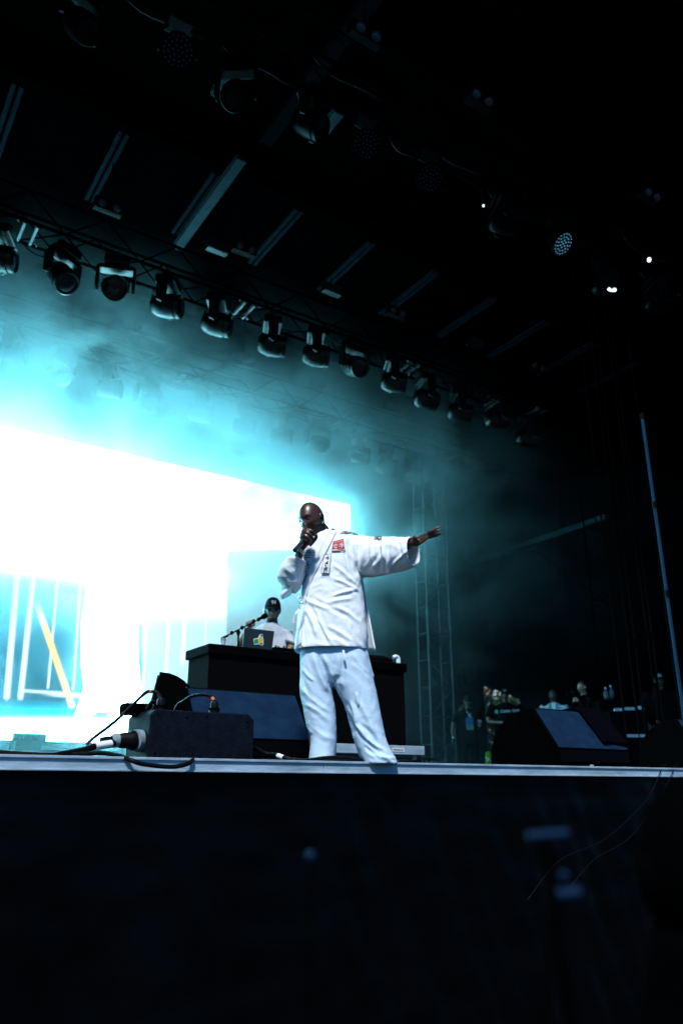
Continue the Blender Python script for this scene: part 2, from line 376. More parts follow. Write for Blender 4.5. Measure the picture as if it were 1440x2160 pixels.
# ------------------------------------------------------------------ stage smoke, lit by the video wall
def smoke(name, lo, hi, dens, build):
    c = [(a+b)/2 for a, b in zip(lo, hi)]; s = [b-a for a, b in zip(lo, hi)]
    m = bpy.data.materials.new(name); m.use_nodes = True; nt = m.node_tree; nt.nodes.clear()
    out = nt.nodes.new('ShaderNodeOutputMaterial'); pv = nt.nodes.new('ShaderNodeVolumePrincipled')
    pv.inputs['Color'].default_value = (0.56, 0.85, 0.92, 1); pv.inputs['Anisotropy'].default_value = 0.62
    nt.links.new(pv.outputs[0], out.inputs['Volume']); build(nt, pv, dens)
    o = ob(name, MB().box(c, s), m); struct(o, 'stuff'); return o
def smoke_nodes(nt, pv, dens):
    N = nt.nodes.new; L = nt.links.new
    tc = N('ShaderNodeTexCoord'); sp = N('ShaderNodeSeparateXYZ'); L(tc.outputs['Object'], sp.inputs[0])
    def mrange(src, a, b, c, d, smooth_=True):
        n = N('ShaderNodeMapRange'); n.interpolation_type = 'SMOOTHSTEP' if smooth_ else 'LINEAR'
        n.inputs[1].default_value = a; n.inputs[2].default_value = b; n.inputs[3].default_value = c; n.inputs[4].default_value = d
        L(src, n.inputs[0]); return n.outputs[0]
    def mul(a, b):
        n = N('ShaderNodeMath'); n.operation = 'MULTIPLY'; L(a, n.inputs[0]); L(b, n.inputs[1]); return n.outputs[0]
    ns = N('ShaderNodeTexNoise'); ns.inputs['Scale'].default_value = 0.55; ns.inputs['Detail'].default_value = 5.0; ns.inputs['Roughness'].default_value = 0.62; ns.inputs['Distortion'].default_value = 0.5
    mp = N('ShaderNodeMapping'); mp.inputs['Scale'].default_value = (1, 1, 1.25); mp.inputs['Location'].default_value = (1.7, 0.3, 2.0); L(tc.outputs['Object'], mp.inputs[0]); L(mp.outputs[0], ns.inputs[0])
    n1 = mrange(ns.outputs[0], 0.39, 0.64, 0.04, 2.7)
    d = mul(n1, mrange(sp.outputs[1], 9.9, 13.0, 0.0, 1.0))
    d = mul(d, mrange(sp.outputs[2], 8.2, 10.14, 1.0, 0.05))
    d = mul(d, mrange(sp.outputs[0], 6.0, 15.4, 1.1, 0.07))
    d = mul(d, mrange(sp.outputs[2], 3.6, 7.2, 0.13, 1.0))
    k = N('ShaderNodeMath'); k.operation = 'MULTIPLY'; L(d, k.inputs[0]); k.inputs[1].default_value = dens; L(k.outputs[0], pv.inputs['Density'])
smoke('smoke', (-6.3, 6.6, DECK+0.02), (18.3, 15.4, 10.15), 0.60, smoke_nodes)
# ================================================================== RIGGING
def truss_x(name, label, x0, x1, Y, z0, w, h, bay, joints, m='truss_metal', off=0.0):
    t = thing(name, label, 'truss', ((x0+x1)/2, Y, z0), 'horizontal trusses under the roof')
    c4 = [(Y-w/2, z0), (Y+w/2, z0), (Y-w/2, z0+h), (Y+w/2, z0+h)]
    for (y, z) in c4: ob('chord', MB().cyl((x0, y, z), (x1, y, z), 0.025, 8), m, t, smooth=50)
    n = int((x1-x0)/bay)
    for i in range(n):
        a = x0+i*bay; b = a+bay; s = 1 if i % 2 else -1
        for (p, q) in (((Y-s*w/2, z0), (Y+s*w/2, z0)), ((Y-w/2, z0+h*(s < 0)), (Y-w/2, z0+h*(s > 0))), ((Y+w/2, z0+h*(s < 0)), (Y+w/2, z0+h*(s > 0)))):
            ob('brace', MB().cyl((a, p[0], p[1]), (b, q[0], q[1]), 0.012, 5), m, t)
    for X in joints:
        for s in (-1, 1):
            ob('joint_bar', MB().box((X+s*0.085, Y, z0-0.004), (0.035, w*0.86, 0.05)), 'truss_bright', t)
            for q in (-1, 1):
                c = Vector((X+s*0.085+s*0.045, Y+q*w*0.43, z0)); pts = [c+Vector((math.cos(a)*0.05, math.sin(a)*0.05, 0)) for a in [2*math.pi*k/12 for k in range(13)]]
                ob('joint_ring', MB().tube(pts, 0.012, 5), 'truss_bright', t, smooth=60)
    return t
truss_x('roof_truss', 'black box truss nearest the audience, running above the singer', -2.0, 14.0, 5.70, 8.95, 0.5, 0.5, 0.55, [])
truss_x('roof_truss', 'middle box truss with the row of dark moving heads clear of the smoke', -2.0, 14.0, 10.10, 8.85, 0.52, 0.5, 0.55, [-2.03+0.0, 1.40, 4.81, 8.24, 11.6])
truss_x('roof_truss', 'rear box truss fading into the smoke just above the video wall', -2.0, 14.0, 12.85, 8.85, 0.5, 0.5, 0.55, [1.40, 4.85, 8.42, 11.8])

rc_ = random.Random(3)
for t_ in [o for o in COL.objects if o.name.startswith('roof_truss') and o.type == 'EMPTY']:
    x = -1.5
    while x < 12.5:
        w = rc_.uniform(0.5, 1.1); dz = rc_.uniform(0.05, 0.22); y = t_.location.y+rc_.choice((-0.2, 0.0, 0.22)); z = t_.location.z-0.01
        ob('cable_loop', MB().tube([(x+w*k/8, y+0.03*math.sin(k), z-dz*4*(k/8)*(1-k/8)) for k in range(9)], 0.011, 5), 'rubber', t_, smooth=180); x += w+rc_.uniform(-0.1, 0.5)
def aim(d): return Vector(d).normalized()
def moving_head(c, d, label, group, topz, s=1.0, face=None, lit=False, m='fixture_shell'):
    """c: centre of the head; d: where it points; hangs from topz"""
    c = Vector(c); d = aim(d)
    t = thing('moving_head_light', label, 'stage light', (c.x, c.y, topz), group)
    flat = Vector((d.x, d.y, 0)); flat = flat.normalized() if flat.length > 0.05 else Vector((0, -1, 0))
    side = UP.cross(flat).normalized(); R3 = Matrix((side, flat, UP)).transposed()
    base = MB().box((c.x, c.y, topz-0.09*s), (0.36*s, 0.30*s, 0.14*s), R3).box((c.x, c.y, topz-0.01), (0.12*s, 0.3*s, 0.03), R3)
    ob('base', base, m, t, bevel=0.02)
    for q in (-1, 1):
        ob('clamp', MB().box((c.x+0.09*q, c.y, topz+0.03), (0.04, 0.07, 0.10)), 'black_metal', t)
    zt = topz-0.16*s
    ob('yoke_bridge', MB().box((c.x, c.y, zt-0.03*s), (0.50*s, 0.17*s, 0.07*s), R3), m, t, bevel=0.015)
    for q in (-1, 1):
        o = c+side*(0.235*s*q); top = Vector((o.x, o.y, zt-0.02*s)); mid = (top+o)/2
        L = (top-o).length+0.10*s
        arm = MB().prism([o+flat*0.075*s+Vector((0, 0, -0.04*s)), o+Vector((0, 0, -0.085*s)), o-flat*0.075*s+Vector((0, 0, -0.04*s)), top-flat*0.09*s, top+flat*0.09*s], side*0.045*s*q)
        ob('yoke_arm', arm, m, t, bevel=0.012)
    pf = [(-0.235, 0.05), (-0.225, 0.105), (-0.18, 0.15), (-0.08, 0.178), (0.06, 0.188), (0.15, 0.185), (0.155, 0.165), (0.168, 0.165), (0.173, 0.182), (0.225, 0.178), (0.235, 0.165), (0.215, 0.15), (0.205, 0.02)]
    hd = ob('head', MB().lathe([(a*s, r*s) for a, r in pf], c, d, 28), m, t, smooth=35)
    ob('lens', MB().lathe([(0.200*s, 0.148*s), (0.222*s, 0.11*s), (0.232*s, 0.05*s), (0.234*s, 0.004)], c, d, 24), 'glass_lens' if m == 'fixture_shell' else 'lens_dark', hd, smooth=60)
    if lit:
        ob('lit_lamp', MB().tube(curve_pts([c+Vector(v)*s for v in lit], 4), [0.010]+[0.028*s]*3+[0.022*s]*(4*(len(lit)-1)-6)+[0.034*s]*2+[0.012], 8), 'lamp_lit', hd, smooth=60)  # sun glint modelled as a glowing crescent tube, no lamp
    e = d.cross(side).normalized()
    for q in (-1, 1):
        a = c-d*0.17*s+side*0.13*s*q; pts = [a+e*0.02*s, a+e*0.08*s+side*0.05*s*q, a-e*0.08*s+side*0.05*s*q, a-e*0.02*s]
        ob('handle', MB().tube(pts, 0.012*s, 6), m, hd)
    return t
M['lamp_lit'] = mat('lamp_lit', (0.8, 0.9, 0.95), 0.3, emit=(0.75, 0.93, 1.0), estr=1.6)  # glow that stands in for sun glints on the rig
ordn = ['first', 'second', 'third', 'fourth', 'fifth', 'sixth', 'seventh', 'eighth', 'ninth', 'tenth', 'eleventh', 'twelfth']
R = (0.80, -0.42, -0.08); L_ = (-0.5, -0.6, -0.25); CAMD = (-0.30, -0.78, -0.72); DN = (0.25, -0.45, -0.62)
mid = [(-4, 545, R), (130, 583, DN), (243, 606, CAMD), (351, 646, (0.55, -0.45, -0.1)), (456, 684, (0.6, -0.4, -0.15)), (573, 728, (0.7, -0.3, -0.05)), (666, 750, R), (746, 772, (0.05, -0.8, -0.5)), (829, 806, R), (897, 842, (0.9, -0.2, -0.1)), (968, 870, R), (1045, 885, (0.9, -0.1, 0.1)), (1110, 925, R)]
for i, (x, y, d) in enumerate(mid):
    lens = 'lens facing the audience' if d in (CAMD, (0.05, -0.8, -0.5)) else 'pale underside'
    moving_head(atZ(x, y, 8.33), d, '%s moving head from the left on the middle truss, %s' % (ordn[i] if i < 12 else 'thirteenth', lens), 'moving heads on the middle truss', 8.82, 1.0)
back = [(25, 742, R), (127, 788, DN), (229, 820, R), (310, 850, (0.2, -0.8, -0.3)), (423, 872, R), (515, 900, R), (593, 921, R), (669, 935, (-0.05, -0.8, -0.4)), (757, 960, R), (815, 985, R), (868, 1002, R), (925, 1018, R)]
for i, (x, y, d) in enumerate(back):
    moving_head(atZ(x, y, 8.33), d, '%s moving head from the left on the rear truss, %s' % (ordn[i], 'half lost in the smoke' if x < 700 else 'dim against the drape'), 'moving heads on the rear truss', 8.82, 1.0)
front = [(170, 52, DN, 'at the top left corner'), (498, 200, (-0.3, -0.4, -0.8), 'before two bright scraps of beam'), (652, 262, (0.5, -0.5, -0.5), 'in front of the short bright beam'), (1060, 470, R, 'left of the glittering round lamp'), (1272, 598, (0.25, -0.3, 0.55), 'with a glowing white crescent beneath it'), (1385, 640, R, 'at the right edge')]
for i, (x, y, d, w) in enumerate(front):
    lit = [(-0.03, -0.1, -0.17), (0.0, -0.1, -0.185), (0.06, -0.1, -0.18), (0.12, -0.1, -0.155), (0.17, -0.1, -0.12)] if x == 1272 else False
    moving_head(atZ(x, y, 8.45), d, 'black moving head on the nearest truss, %s' % w, 'moving heads on the nearest truss', 8.92, 0.82, lit=lit, m='fixture_dark')
def led_wash(x, y, label, d, em):
    c = atZ(x, y, 8.48); d = aim(d)
    t = thing('led_wash_light', label, 'stage light', (c.x, c.y, 8.92), 'round LED lamps on the nearest truss')
    ob('body', MB().lathe([(-0.20, 0.04), (-0.19, 0.09), (-0.10, 0.13), (0.0, 0.172), (0.06, 0.176), (0.065, 0.165), (0.05, 0.155), (0.045, 0.01)], c, d, 28), 'fixture_dark', t, smooth=35)
    side = UP.cross(d).normalized(); e = side.cross(d).normalized()
    for q in (-1, 1):
        o = c+side*0.19*q; ob('yoke_arm', MB().tube([o-UP*0.05, o+UP*0.2, Vector((c.x, c.y, 8.80))+side*0.12*q], 0.018, 6), 'fixture_dark', t)
    ob('base', MB().box((c.x, c.y, 8.85), (0.28, 0.22, 0.12)), 'fixture_dark', t, bevel=0.015)
    n = 0; mb = MB()
    for ring, k in ((0, 1), (0.048, 6), (0.094, 12), (0.138, 18)):
        for j in range(k):
            a = 2*math.pi*j/k+ring*3; p = c+d*0.046+side*math.cos(a)*ring+e*math.sin(a)*ring
            mb.lathe([(0, 0.011), (0.005, 0.009), (0.008, 0.003)], p, d, 6)
    o = ob('led_lenses', mb, em, t); o['kind'] = 'stuff'
M['led_off'] = mat('led_off', (0.01, 0.08, 0.12), 0.1, spec=0.8, coat=1.0)
M['led_on'] = mat('led_on', (0.2, 0.5, 0.7), 0.2, emit=(0.18, 0.60, 0.88), estr=0.42)
M['led_faint'] = mat('led_faint', (0.006, 0.012, 0.04), 0.3, spec=0.3, emit=(0.05, 0.22, 0.7), estr=0.008)
cd = lambda x, y: (Vector((0, 0, CAMZ))-atZ(x, y, 8.48)).normalized()
led_wash(375, 108, 'round LED lamp with barely visible cells, nearest truss far left', cd(375, 108)+Vector((0.0, -0.1, 0.0)), 'led_faint')
led_wash(772, 304, 'round LED lamp of dark blue cells right of the short bright beam', cd(772, 304)+Vector((0.25, 0, 0)), 'led_faint')
led_wash(905, 374, 'round LED lamp of dark cells, third from the left on the nearest truss', cd(905, 374)+Vector((0.35, 0, 0)), 'led_faint')
led_wash(1182, 512, 'round LED lamp with its ring of cells glowing pale blue', cd(1182, 512)+Vector((0.75, 0, 0)), 'led_on')

def blinder(p, q, z, label, m='reflector'):
    a = atZ(*p, z); b = atZ(*q, z); b.y = a.y; c = (a+b)/2
    t = thing('twin_blinder', label, 'stage light', (c.x, c.y, z+0.2), 'twin lamps above the stage')
    ob('housing', MB().box((c.x, c.y+0.05, z+0.03), ((b-a).length+0.2, 0.12, 0.19)), 'black_metal', t, bevel=0.01)
    for v in (a, b):
        d = (Vector((0, -0.8, -0.6))).normalized()
        ob('lamp', MB().lathe([(0.0, 0.066), (0.014, 0.062), (0.03, 0.045), (0.038, 0.01)], Vector((v.x, c.y-0.02, z)), d, 16), m, t, smooth=60)
    ob('hanger', MB().cyl((c.x, c.y+0.05, z+0.1), (c.x, c.y+0.05, 10.55), 0.012, 6), 'black_metal', t)
M['lamp_bowl'] = mat('lamp_bowl', (0.03, 0.045, 0.06), 0.4, 0.2)
for (p, q, w) in [((758, 62), (791, 80), 'at the top beside the long beam'), ((1001, 202), (1029, 216), 'hanging alone in the dark upper right'), ((1363, 408), (1382, 418), 'near the right edge above the nearest truss'),
                  ((215, 430), (245, 442), 'above the middle truss on the left'), ((505, 520), (530, 530), 'above the middle truss, behind the bright beam'), ((828, 656), (846, 664), 'above the right part of the middle truss'), ((1125, 772), (1142, 778), 'far right beyond the middle truss'),
                  ((298, 692), (325, 702), 'between the middle and rear trusses on the left'), ((505, 753), (528, 762), 'between the middle and rear trusses in the thick smoke'), ((820, 855), (838, 861), 'right of the smoke plume behind the middle truss')]:
    blinder(p, q, 9.5, 'pair of round lamps '+w, 'lamp_bowl')
def rib_box(x, y, z, label, w=0.34):
    c = atZ(x, y, z); t = thing('ribbed_lamp', label, 'stage light', (c.x, c.y, c.z+0.1), 'small ribbed boxes between the trusses')
    ob('housing', MB().box(c, (w, 0.12, 0.17)), 'fixture_shell', t, bevel=0.008)
    for k in range(4): ob('rib', MB().box((c.x, c.y-0.066, c.z-0.06+0.04*k), (w*0.94, 0.014, 0.018)), 'lamp_bowl', t)
    ob('hanger', MB().cyl((c.x, c.y, c.z+0.08), (c.x, c.y, 10.55), 0.012, 6), 'black_metal', t)
for (x, y, w) in [(458, 522, 'behind the bright slanting beam'), (699, 611, 'above the middle truss, centre'), (1000, 724, 'above the right end of the middle truss'), (115, 645, 'in the teal smoke at left'), (670, 808, 'in the smoke right of centre')]:
    rib_box(x, y, 9.4, 'small ribbed lamp box '+w)

# truss tower at the back right
tw = thing('truss_tower', 'slim upright lattice tower right of the video wall', 'truss', (11.25, 13.2, DECK))
tx0, tx1, ty0, ty1 = 10.92, 11.56, 13.0, 13.34
for x in (tx0, tx1):
    for y in (ty0, ty1): ob('chord', MB().cyl((x, y, DECK), (x, y, 8.7), 0.027, 8), 'tower_metal', tw, smooth=60)
zz = DECK+0.1; i = 0
while zz < 8.5:
    for (a, b) in (((tx0, ty0), (tx1, ty0)), ((tx0, ty1), (tx1, ty1)), ((tx0, ty0), (tx0, ty1)), ((tx1, ty0), (tx1, ty1))):
        ob('rung', MB().cyl((*a, zz), (*b, zz), 0.013, 5), 'tower_metal', tw)
    for (a, b) in (((tx0, ty0), (tx1, ty0)), ((tx0, ty1), (tx1, ty1))):
        if i % 2: a, b = b, a
        ob('brace', MB().cyl((*a, zz), (*b, zz+0.58), 0.012, 5), 'tower_metal', tw)
    zz += 0.58; i += 1
an = thing('antenna_paddle', 'flat wireless antenna paddle fixed beside the lattice tower', 'antenna', atY(978, 1440, 12.9))
a = atY(978, 1430, 12.9); ob('paddle', MB().box(a, (0.09, 0.03, 0.32), Matrix.Rotation(R_(-6), 3, 'Y')), 'truss_metal', an, bevel=0.01); ob('arm', MB().cyl(a+Vector((0, 0, 0)), (tx1, ty0, a.z+0.05), 0.012, 6), 'truss_metal', an)
# horizontal side beam and its bracket
sb = thing('side_beam', 'long grey beam running back along the right wing', 'beam', (13.5, 12, 6.87))
ob('beam_bar', MB().box((13.5, 12.65, 6.87), (0.12, 4.7, 0.13)), 'beam_metal', sb, bevel=0.006)
ob('end_piece', MB().box((13.5, 10.16, 6.88), (0.13, 0.20, 0.14)), 'beam_metal', sb, bevel=0.006)
b = atX(1122, 1158, 13.5); ob('bracket', MB().box(b, (0.06, 0.28, 0.05)), 'truss_bright', sb, bevel=0.01)
for Y in (10.4, 14.6): ob('hanger', MB().cyl((13.5, Y, 6.9), (13.5, Y, 10.5), 0.012, 6), 'black_metal', sb)
ob('stay', MB().cyl((13.5, 12.3, 6.8), (18.4, 9.6, 2.6), 0.014, 6), 'black_metal', sb)
# tall steel pole at the right
pl = thing('steel_pole', 'tall thin steel pole in the right wing catching blue light', 'pole', (8.165, 5.375, DECK))
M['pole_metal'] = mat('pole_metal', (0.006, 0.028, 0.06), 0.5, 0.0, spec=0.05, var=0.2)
ob('base_plate', MB().lathe([(0, 0.2), (0.012, 0.2), (0.02, 0.05), (0.08, 0.03)], (8.165, 5.375, DECK), (0, 0, 1), 24), 'black_metal', pl)
zj = [DECK+0.02, atD(1405, 1251, 9).z, atD(1376, 1063, 9).z, 5.9]
for k in range(3):
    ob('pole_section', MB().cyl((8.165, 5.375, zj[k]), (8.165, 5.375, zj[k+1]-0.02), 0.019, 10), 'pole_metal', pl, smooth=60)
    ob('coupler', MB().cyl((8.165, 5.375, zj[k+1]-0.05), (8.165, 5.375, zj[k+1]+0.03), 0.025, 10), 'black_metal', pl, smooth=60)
# dark scaffold tower in the right wing with hanging straps
sf = thing('scaffold_tower', 'dark scaffold of thin uprights and rungs in the right wing', 'scaffold', (12.9, 9.2, DECK))
for (x, y) in ((12.4, 8.6), (13.5, 8.6), (12.4, 9.8), (13.5, 9.8)): ob('upright', MB().cyl((x, y, DECK), (x, y, 10.0), 0.016, 8), 'truss_metal', sf, smooth=60)
for k in range(5):
    z = 3.4+k*1.5
    for (a, b) in (((12.4, 8.6), (13.5, 8.6)), ((12.4, 9.8), (13.5, 9.8)), ((12.4, 8.6), (12.4, 9.8)), ((13.5, 8.6), (13.5, 9.8))): ob('rung', MB().cyl((*a, z), (*b, z), 0.010, 6), 'truss_metal', sf)
for k in range(3): ob('brace', MB().cyl((12.4, 8.6, 3.4+k*1.5), (13.5, 8.6, 4.9+k*1.5), 0.010, 6), 'truss_metal', sf)
for k, (x, y, w) in enumerate([(1298, 1362, 'leftmost of the six'), (1323, 1352, 'second from the left'), (1338, 1362, 'third, hanging lowest'), (1364, 1345, 'fourth, hanging highest'), (1375, 1350, 'fifth from the left'), (1411, 1350, 'rightmost, by the steel pole')]):
    p = atD(x, y, 11.0); t = thing('ratchet_strap', 'thin hanging strap with a pale buckle in the right wing, '+w, 'strap', p, 'hanging straps in the right wing')
    ob('webbing', MB().box((p.x, p.y, (p.z+9.5)/2+0.1), (0.03, 0.006, 9.5-p.z)), 'black_cloth', t)
    ob('buckle', MB().box((p.x-0.02, p.y, p.z), (0.018, 0.02, 0.13)).box((p.x+0.025, p.y, p.z), (0.018, 0.02, 0.13)).box((p.x, p.y, p.z+0.03), (0.04, 0.012, 0.02)), 'truss_metal', t)
    ob('strap_tail', MB().box((p.x, p.y, (p.z+DECK)/2), (0.025, 0.005, p.z-DECK)), 'black_cloth', t)
for k, (x, y, s) in enumerate([(1368, 548, 0.030), (1019, 434, 0.016)]):
    p = atZ(x, y, 8.7); t = thing('lit_lamp_bulb', ['small glaring lamp below the truss at the right edge', 'tiny lit lamp left of the dark moving head, upper right'][k], 'lamp', p)
    ob('bulb', MB().ball(p, (s*0.8, s, s*1.3), 10), 'lamp_lit', t, smooth=180); ob('socket', MB().cyl(p+Vector((0, 0, s)), p+Vector((0, 0, 0.28)), 0.025, 8), 'black_metal', t)  # glowing balls stand in for bright glints; ball and socket are added
# trees, sky gap and lawn beyond the back right opening
M['leaf'] = mat('leaf', (0.010, 0.030, 0.008), 0.8, spec=0.05, var=0.3, vscale=1)
M['bark'] = mat('bark', (0.09, 0.065, 0.045), 0.9, var=0.3)
def tree(x, y, h, r, label, seed, nl=2900):
    rnd = random.Random(seed); t = thing('tree', label, 'tree', (x, y, -0.5), 'trees beyond the stage')
    tr = MB().tube([(x, y, -0.5), (x+0.1, y, h*0.3), (x-0.1, y+0.1, h*0.6), (x, y, h*0.85)], [0.28, 0.22, 0.14, 0.05], 10)
    for k in range(7):
        a = k*0.9; z = h*(0.35+0.07*k); tr.tube([(x, y, z), (x+math.cos(a)*r*0.4, y+math.sin(a)*r*0.4, z+0.7), (x+math.cos(a)*r*0.8, y+math.sin(a)*r*0.8, z+1.1)], [0.1, 0.06, 0.02], 6)
    ob('trunk', tr, 'bark', t, smooth=60)
    vs = []; fs = []
    cl = [(x+rnd.uniform(-r, r)*0.8, y+rnd.uniform(-r, r)*0.8, h*rnd.uniform(0.25, 0.98), rnd.uniform(0.4, 1.0)*r*0.36) for _ in range(46)]
    for _ in range(nl):
        c = rnd.choice(cl); v = Vector((rnd.gauss(0, 1), rnd.gauss(0, 1), rnd.gauss(0, 1))).normalized()*c[3]*rnd.uniform(0.5, 1.05)
        p = Vector(c[:3])+v; a = Vector((rnd.uniform(-1, 1), rnd.uniform(-1, 1), rnd.uniform(-1, 1))).normalized(); b = a.orthogonal().normalized(); s = rnd.uniform(0.09, 0.17)
        o = len(vs); vs += [p-a*s, p+b*s*0.5, p+a*s, p-b*s*0.5]; fs.append((o, o+1, o+2, o+3))
    me = bpy.data.meshes.new('crown'); me.from_pydata(vs, [], fs); ob('crown', me, 'leaf', t)
tree(23.0, 24.0, 6.6, 2.3, 'leafy tree seen through the gap, right of its bright sky corner', 1); tree(25.5, 25.5, 6.3, 2.4, 'leafy tree seen through the gap, behind the man in white', 2); tree(22.0, 26.5, 2.9, 1.5, 'low leafy tree at the left of the gap below the sky', 3, 2000)

# white bank added far behind the trees to brighten the sky gap
M['cloud'] = mat('cloud', (0.88, 0.88, 0.86), 1.0, spec=0.0)
rc_ = random.Random(5); cb = MB()
for k in range(46): cb.ball((rc_.uniform(70, 330), 260+rc_.uniform(-12, 12), rc_.uniform(2, 52)), (rc_.uniform(14, 24), rc_.uniform(8, 12), rc_.uniform(9, 15)), 16)
struct(ob('clouds', cb, 'cloud', smooth=180))
# ================================================================== THINGS ON THE STAGE
def wedge(name, label, x0, y0, width=0.95, hgt=0.53, depth=0.84, rot=0.0, badge=True, z=DECK, run=0.255):
    t = thing(name, label, 'floor monitor', (0, 0, 0), 'wedge shaped floor monitors')
    s = hgt/0.53; prof = [(0, 0.0), (0, 0.165*s), (run, 0.53*s)]
    for k in range(1, 11):
        a = k/10*math.pi/2; prof.append((run+(depth-run)*math.sin(a)**0.95, 0.53*s*math.cos(a)**0.80 if k < 10 else 0.0))
    w = width
    def face(x): return [(x, y, zz) for y, zz in prof]
    ob('cabinet', MB().prism(face(0.02), (w-0.04, 0, 0)), 'black_paint', t, smooth=30)
    for x in (0, w-0.018): ob('side_cheek', MB().prism([(x, y*1.004-0.004 if y == 0 else y+0.006, zz+(0.008 if zz > 0 else 0)) for y, zz in prof], (0.018, 0, 0)), 'black_paint', t, bevel=0.004)
    n = Vector((0, -0.365*s, run)).normalized()
    a = Vector((0.024, 0.0, 0.165*s)); b = Vector((0.024, run, 0.53*s)); W = Vector((w-0.048, 0, 0))
    d = (b-a)
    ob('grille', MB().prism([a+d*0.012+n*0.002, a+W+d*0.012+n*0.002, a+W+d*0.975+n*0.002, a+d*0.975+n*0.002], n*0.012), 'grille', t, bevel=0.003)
    ob('lower_grille', MB().prism([(0.024, -0.002, 0.155*s), (w-0.024, -0.002, 0.155*s), (w-0.024, -0.002, 0.055), (0.024, -0.002, 0.055)], (0, -0.010, 0)), 'black_metal', t, bevel=0.003)
    ob('top_seam', MB().box((w/2, run+0.007, 0.533*s), (w-0.04, 0.02, 0.012)), 'rubber', t)
    for x in (0.06, w-0.06): ob('foot', MB().box((x, 0.1, -0.0), (0.05, 0.05, 0.012)).box((x, depth-0.12, -0.0), (0.05, 0.05, 0.012)), 'rubber', t)
    if badge:
        bm_ = text_mesh('d&b', 0.035); o = ob('badge', bm_, 'white_plastic', t); o.matrix_basis = Matrix.Translation((w*0.42, -0.016, 0.022)) @ Matrix.Rotation(R_(90), 4, 'X')
    t.location = (x0, y0, z+0.006); t.rotation_euler = (0, 0, rot)
    return t
def text_mesh(txt, size, ext=0.0008, res=2):
    cu = bpy.data.curves.new('text', 'FONT'); cu.body = txt; cu.size = size; cu.extrude = ext; cu.resolution_u = res; cu.align_x = 'CENTER'; cu.align_y = 'CENTER'
    o = bpy.data.objects.new('text', cu); COL.objects.link(o); bpy.context.view_layer.update()
    me = bpy.data.meshes.new_from_object(o.evaluated_get(bpy.context.evaluated_depsgraph_get())); bpy.data.objects.remove(o); bpy.data.curves.remove(cu)
    return me
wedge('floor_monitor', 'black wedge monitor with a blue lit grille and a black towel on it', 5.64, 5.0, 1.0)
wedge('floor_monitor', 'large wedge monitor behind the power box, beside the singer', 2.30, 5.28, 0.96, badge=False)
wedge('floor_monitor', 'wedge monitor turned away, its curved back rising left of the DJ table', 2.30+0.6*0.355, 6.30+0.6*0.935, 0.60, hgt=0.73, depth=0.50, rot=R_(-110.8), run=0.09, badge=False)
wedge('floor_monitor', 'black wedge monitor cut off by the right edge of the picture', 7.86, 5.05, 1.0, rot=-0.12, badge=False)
# towel
def towel_mesh(w, d, h):
    vs = []; fs = []; nx, ny = 24, 24
    for j in range(ny+1):
        for i in range(nx+1):
            u = i/nx; v = j/ny; vs.append((w*u, d*v, h(u, v)+noise.noise(Vector((u*5, v*5, 1)))*0.008))
    for j in range(ny):
        for i in range(nx): a = j*(nx+1)+i; fs.append((a, a+1, a+nx+2, a+nx+1))
    return MB().add(vs, fs)
n = Vector((0, -0.365, 0.255)).normalized(); sl = Vector((0, 0.255, 0.365))
vs = []; fs = []
for j in range(21):
    for i in range(25):
        u = i/24; v = j/20
        x = 5.64+0.575+0.36*u+0.07*(1-v)
        if v < 0.72: q = v/0.72; p = Vector((x, 5.0, DECK+0.006+0.165))+sl*(0.12+0.88*q+0.02*math.sin(u*5))+n*(0.024+0.008*math.sin(u*9+v*3)+0.006*noise.noise(Vector((u*6, v*6, 0))))
        else: q = (v-0.72)/0.28; p = Vector((x, 5.255+q*0.22, DECK+0.565-q*q*0.03+0.008*math.sin(u*9)))
        vs.append(p)
for j in range(20):
    for i in range(24): a = j*25+i; fs.append((a, a+1, a+26, a+25))
tw_ = ob('towel', MB().add(vs, fs), mat('towel_cloth', (0.002, 0.002, 0.004), 0.95, spec=0.0, bump=0.8, bscale=120), smooth=180); s_ = tw_.modifiers.new('thick', 'SOLIDIFY'); s_.thickness = 0.016; s_.offset = 1
tag(tw_, 'folded black towel draped over the right wedge monitor', 'towel')

M['grey_plastic'] = mat('grey_plastic', (0.22, 0.28, 0.32), 0.5, var=0.3, vscale=20)
# power distribution box
pb = thing('power_box', 'long dark metal power box with plugs at the stage edge', 'power box', (2.06, 4.8, DECK))
M['box_paint'] = mat('box_paint', (0.003, 0.0055, 0.012), 0.7, 0.0, spec=0.08, var=0.6, vscale=22, bump=0.3, bscale=90)
bx0, bx1, by0, by1, bz0, bz1 = 1.72, 2.41, 4.62, 5.0, DECK+0.012, 1.888
ob('casing', MB().prism([(bx0, by0+0.004, bz0), (bx1, by0+0.004, bz0), (bx1, by0+0.004, bz1-0.035), (bx1-0.04, by0+0.004, bz1), (bx0+0.03, by0+0.004, bz1), (bx0, by0+0.004, bz1-0.03)], (0, by1-by0, 0)), 'box_paint', pb, bevel=0.004)
ob('front_plate', MB().prism([(bx0+0.004, by0, bz0+0.004), (bx1-0.004, by0, bz0+0.004), (bx1-0.004, by0, bz1-0.038), (bx1-0.044, by0, bz1-0.006), (bx0+0.034, by0, bz1-0.006), (bx0+0.004, by0, bz1-0.033)], (0, -0.006, 0)), 'box_paint', pb, bevel=0.002)
for (u, v) in ((0.06, 0.9), (0.93, 0.82), (0.06, 0.1), (0.95, 0.08), (0.52, 0.9), (0.33, 0.86)): ob('screw', MB().cyl((bx0+(bx1-bx0)*u, by0-0.004, bz0+(bz1-bz0)*v), (bx0+(bx1-bx0)*u, by0-0.010, bz0+(bz1-bz0)*v), 0.006, 8), 'black_metal', pb)
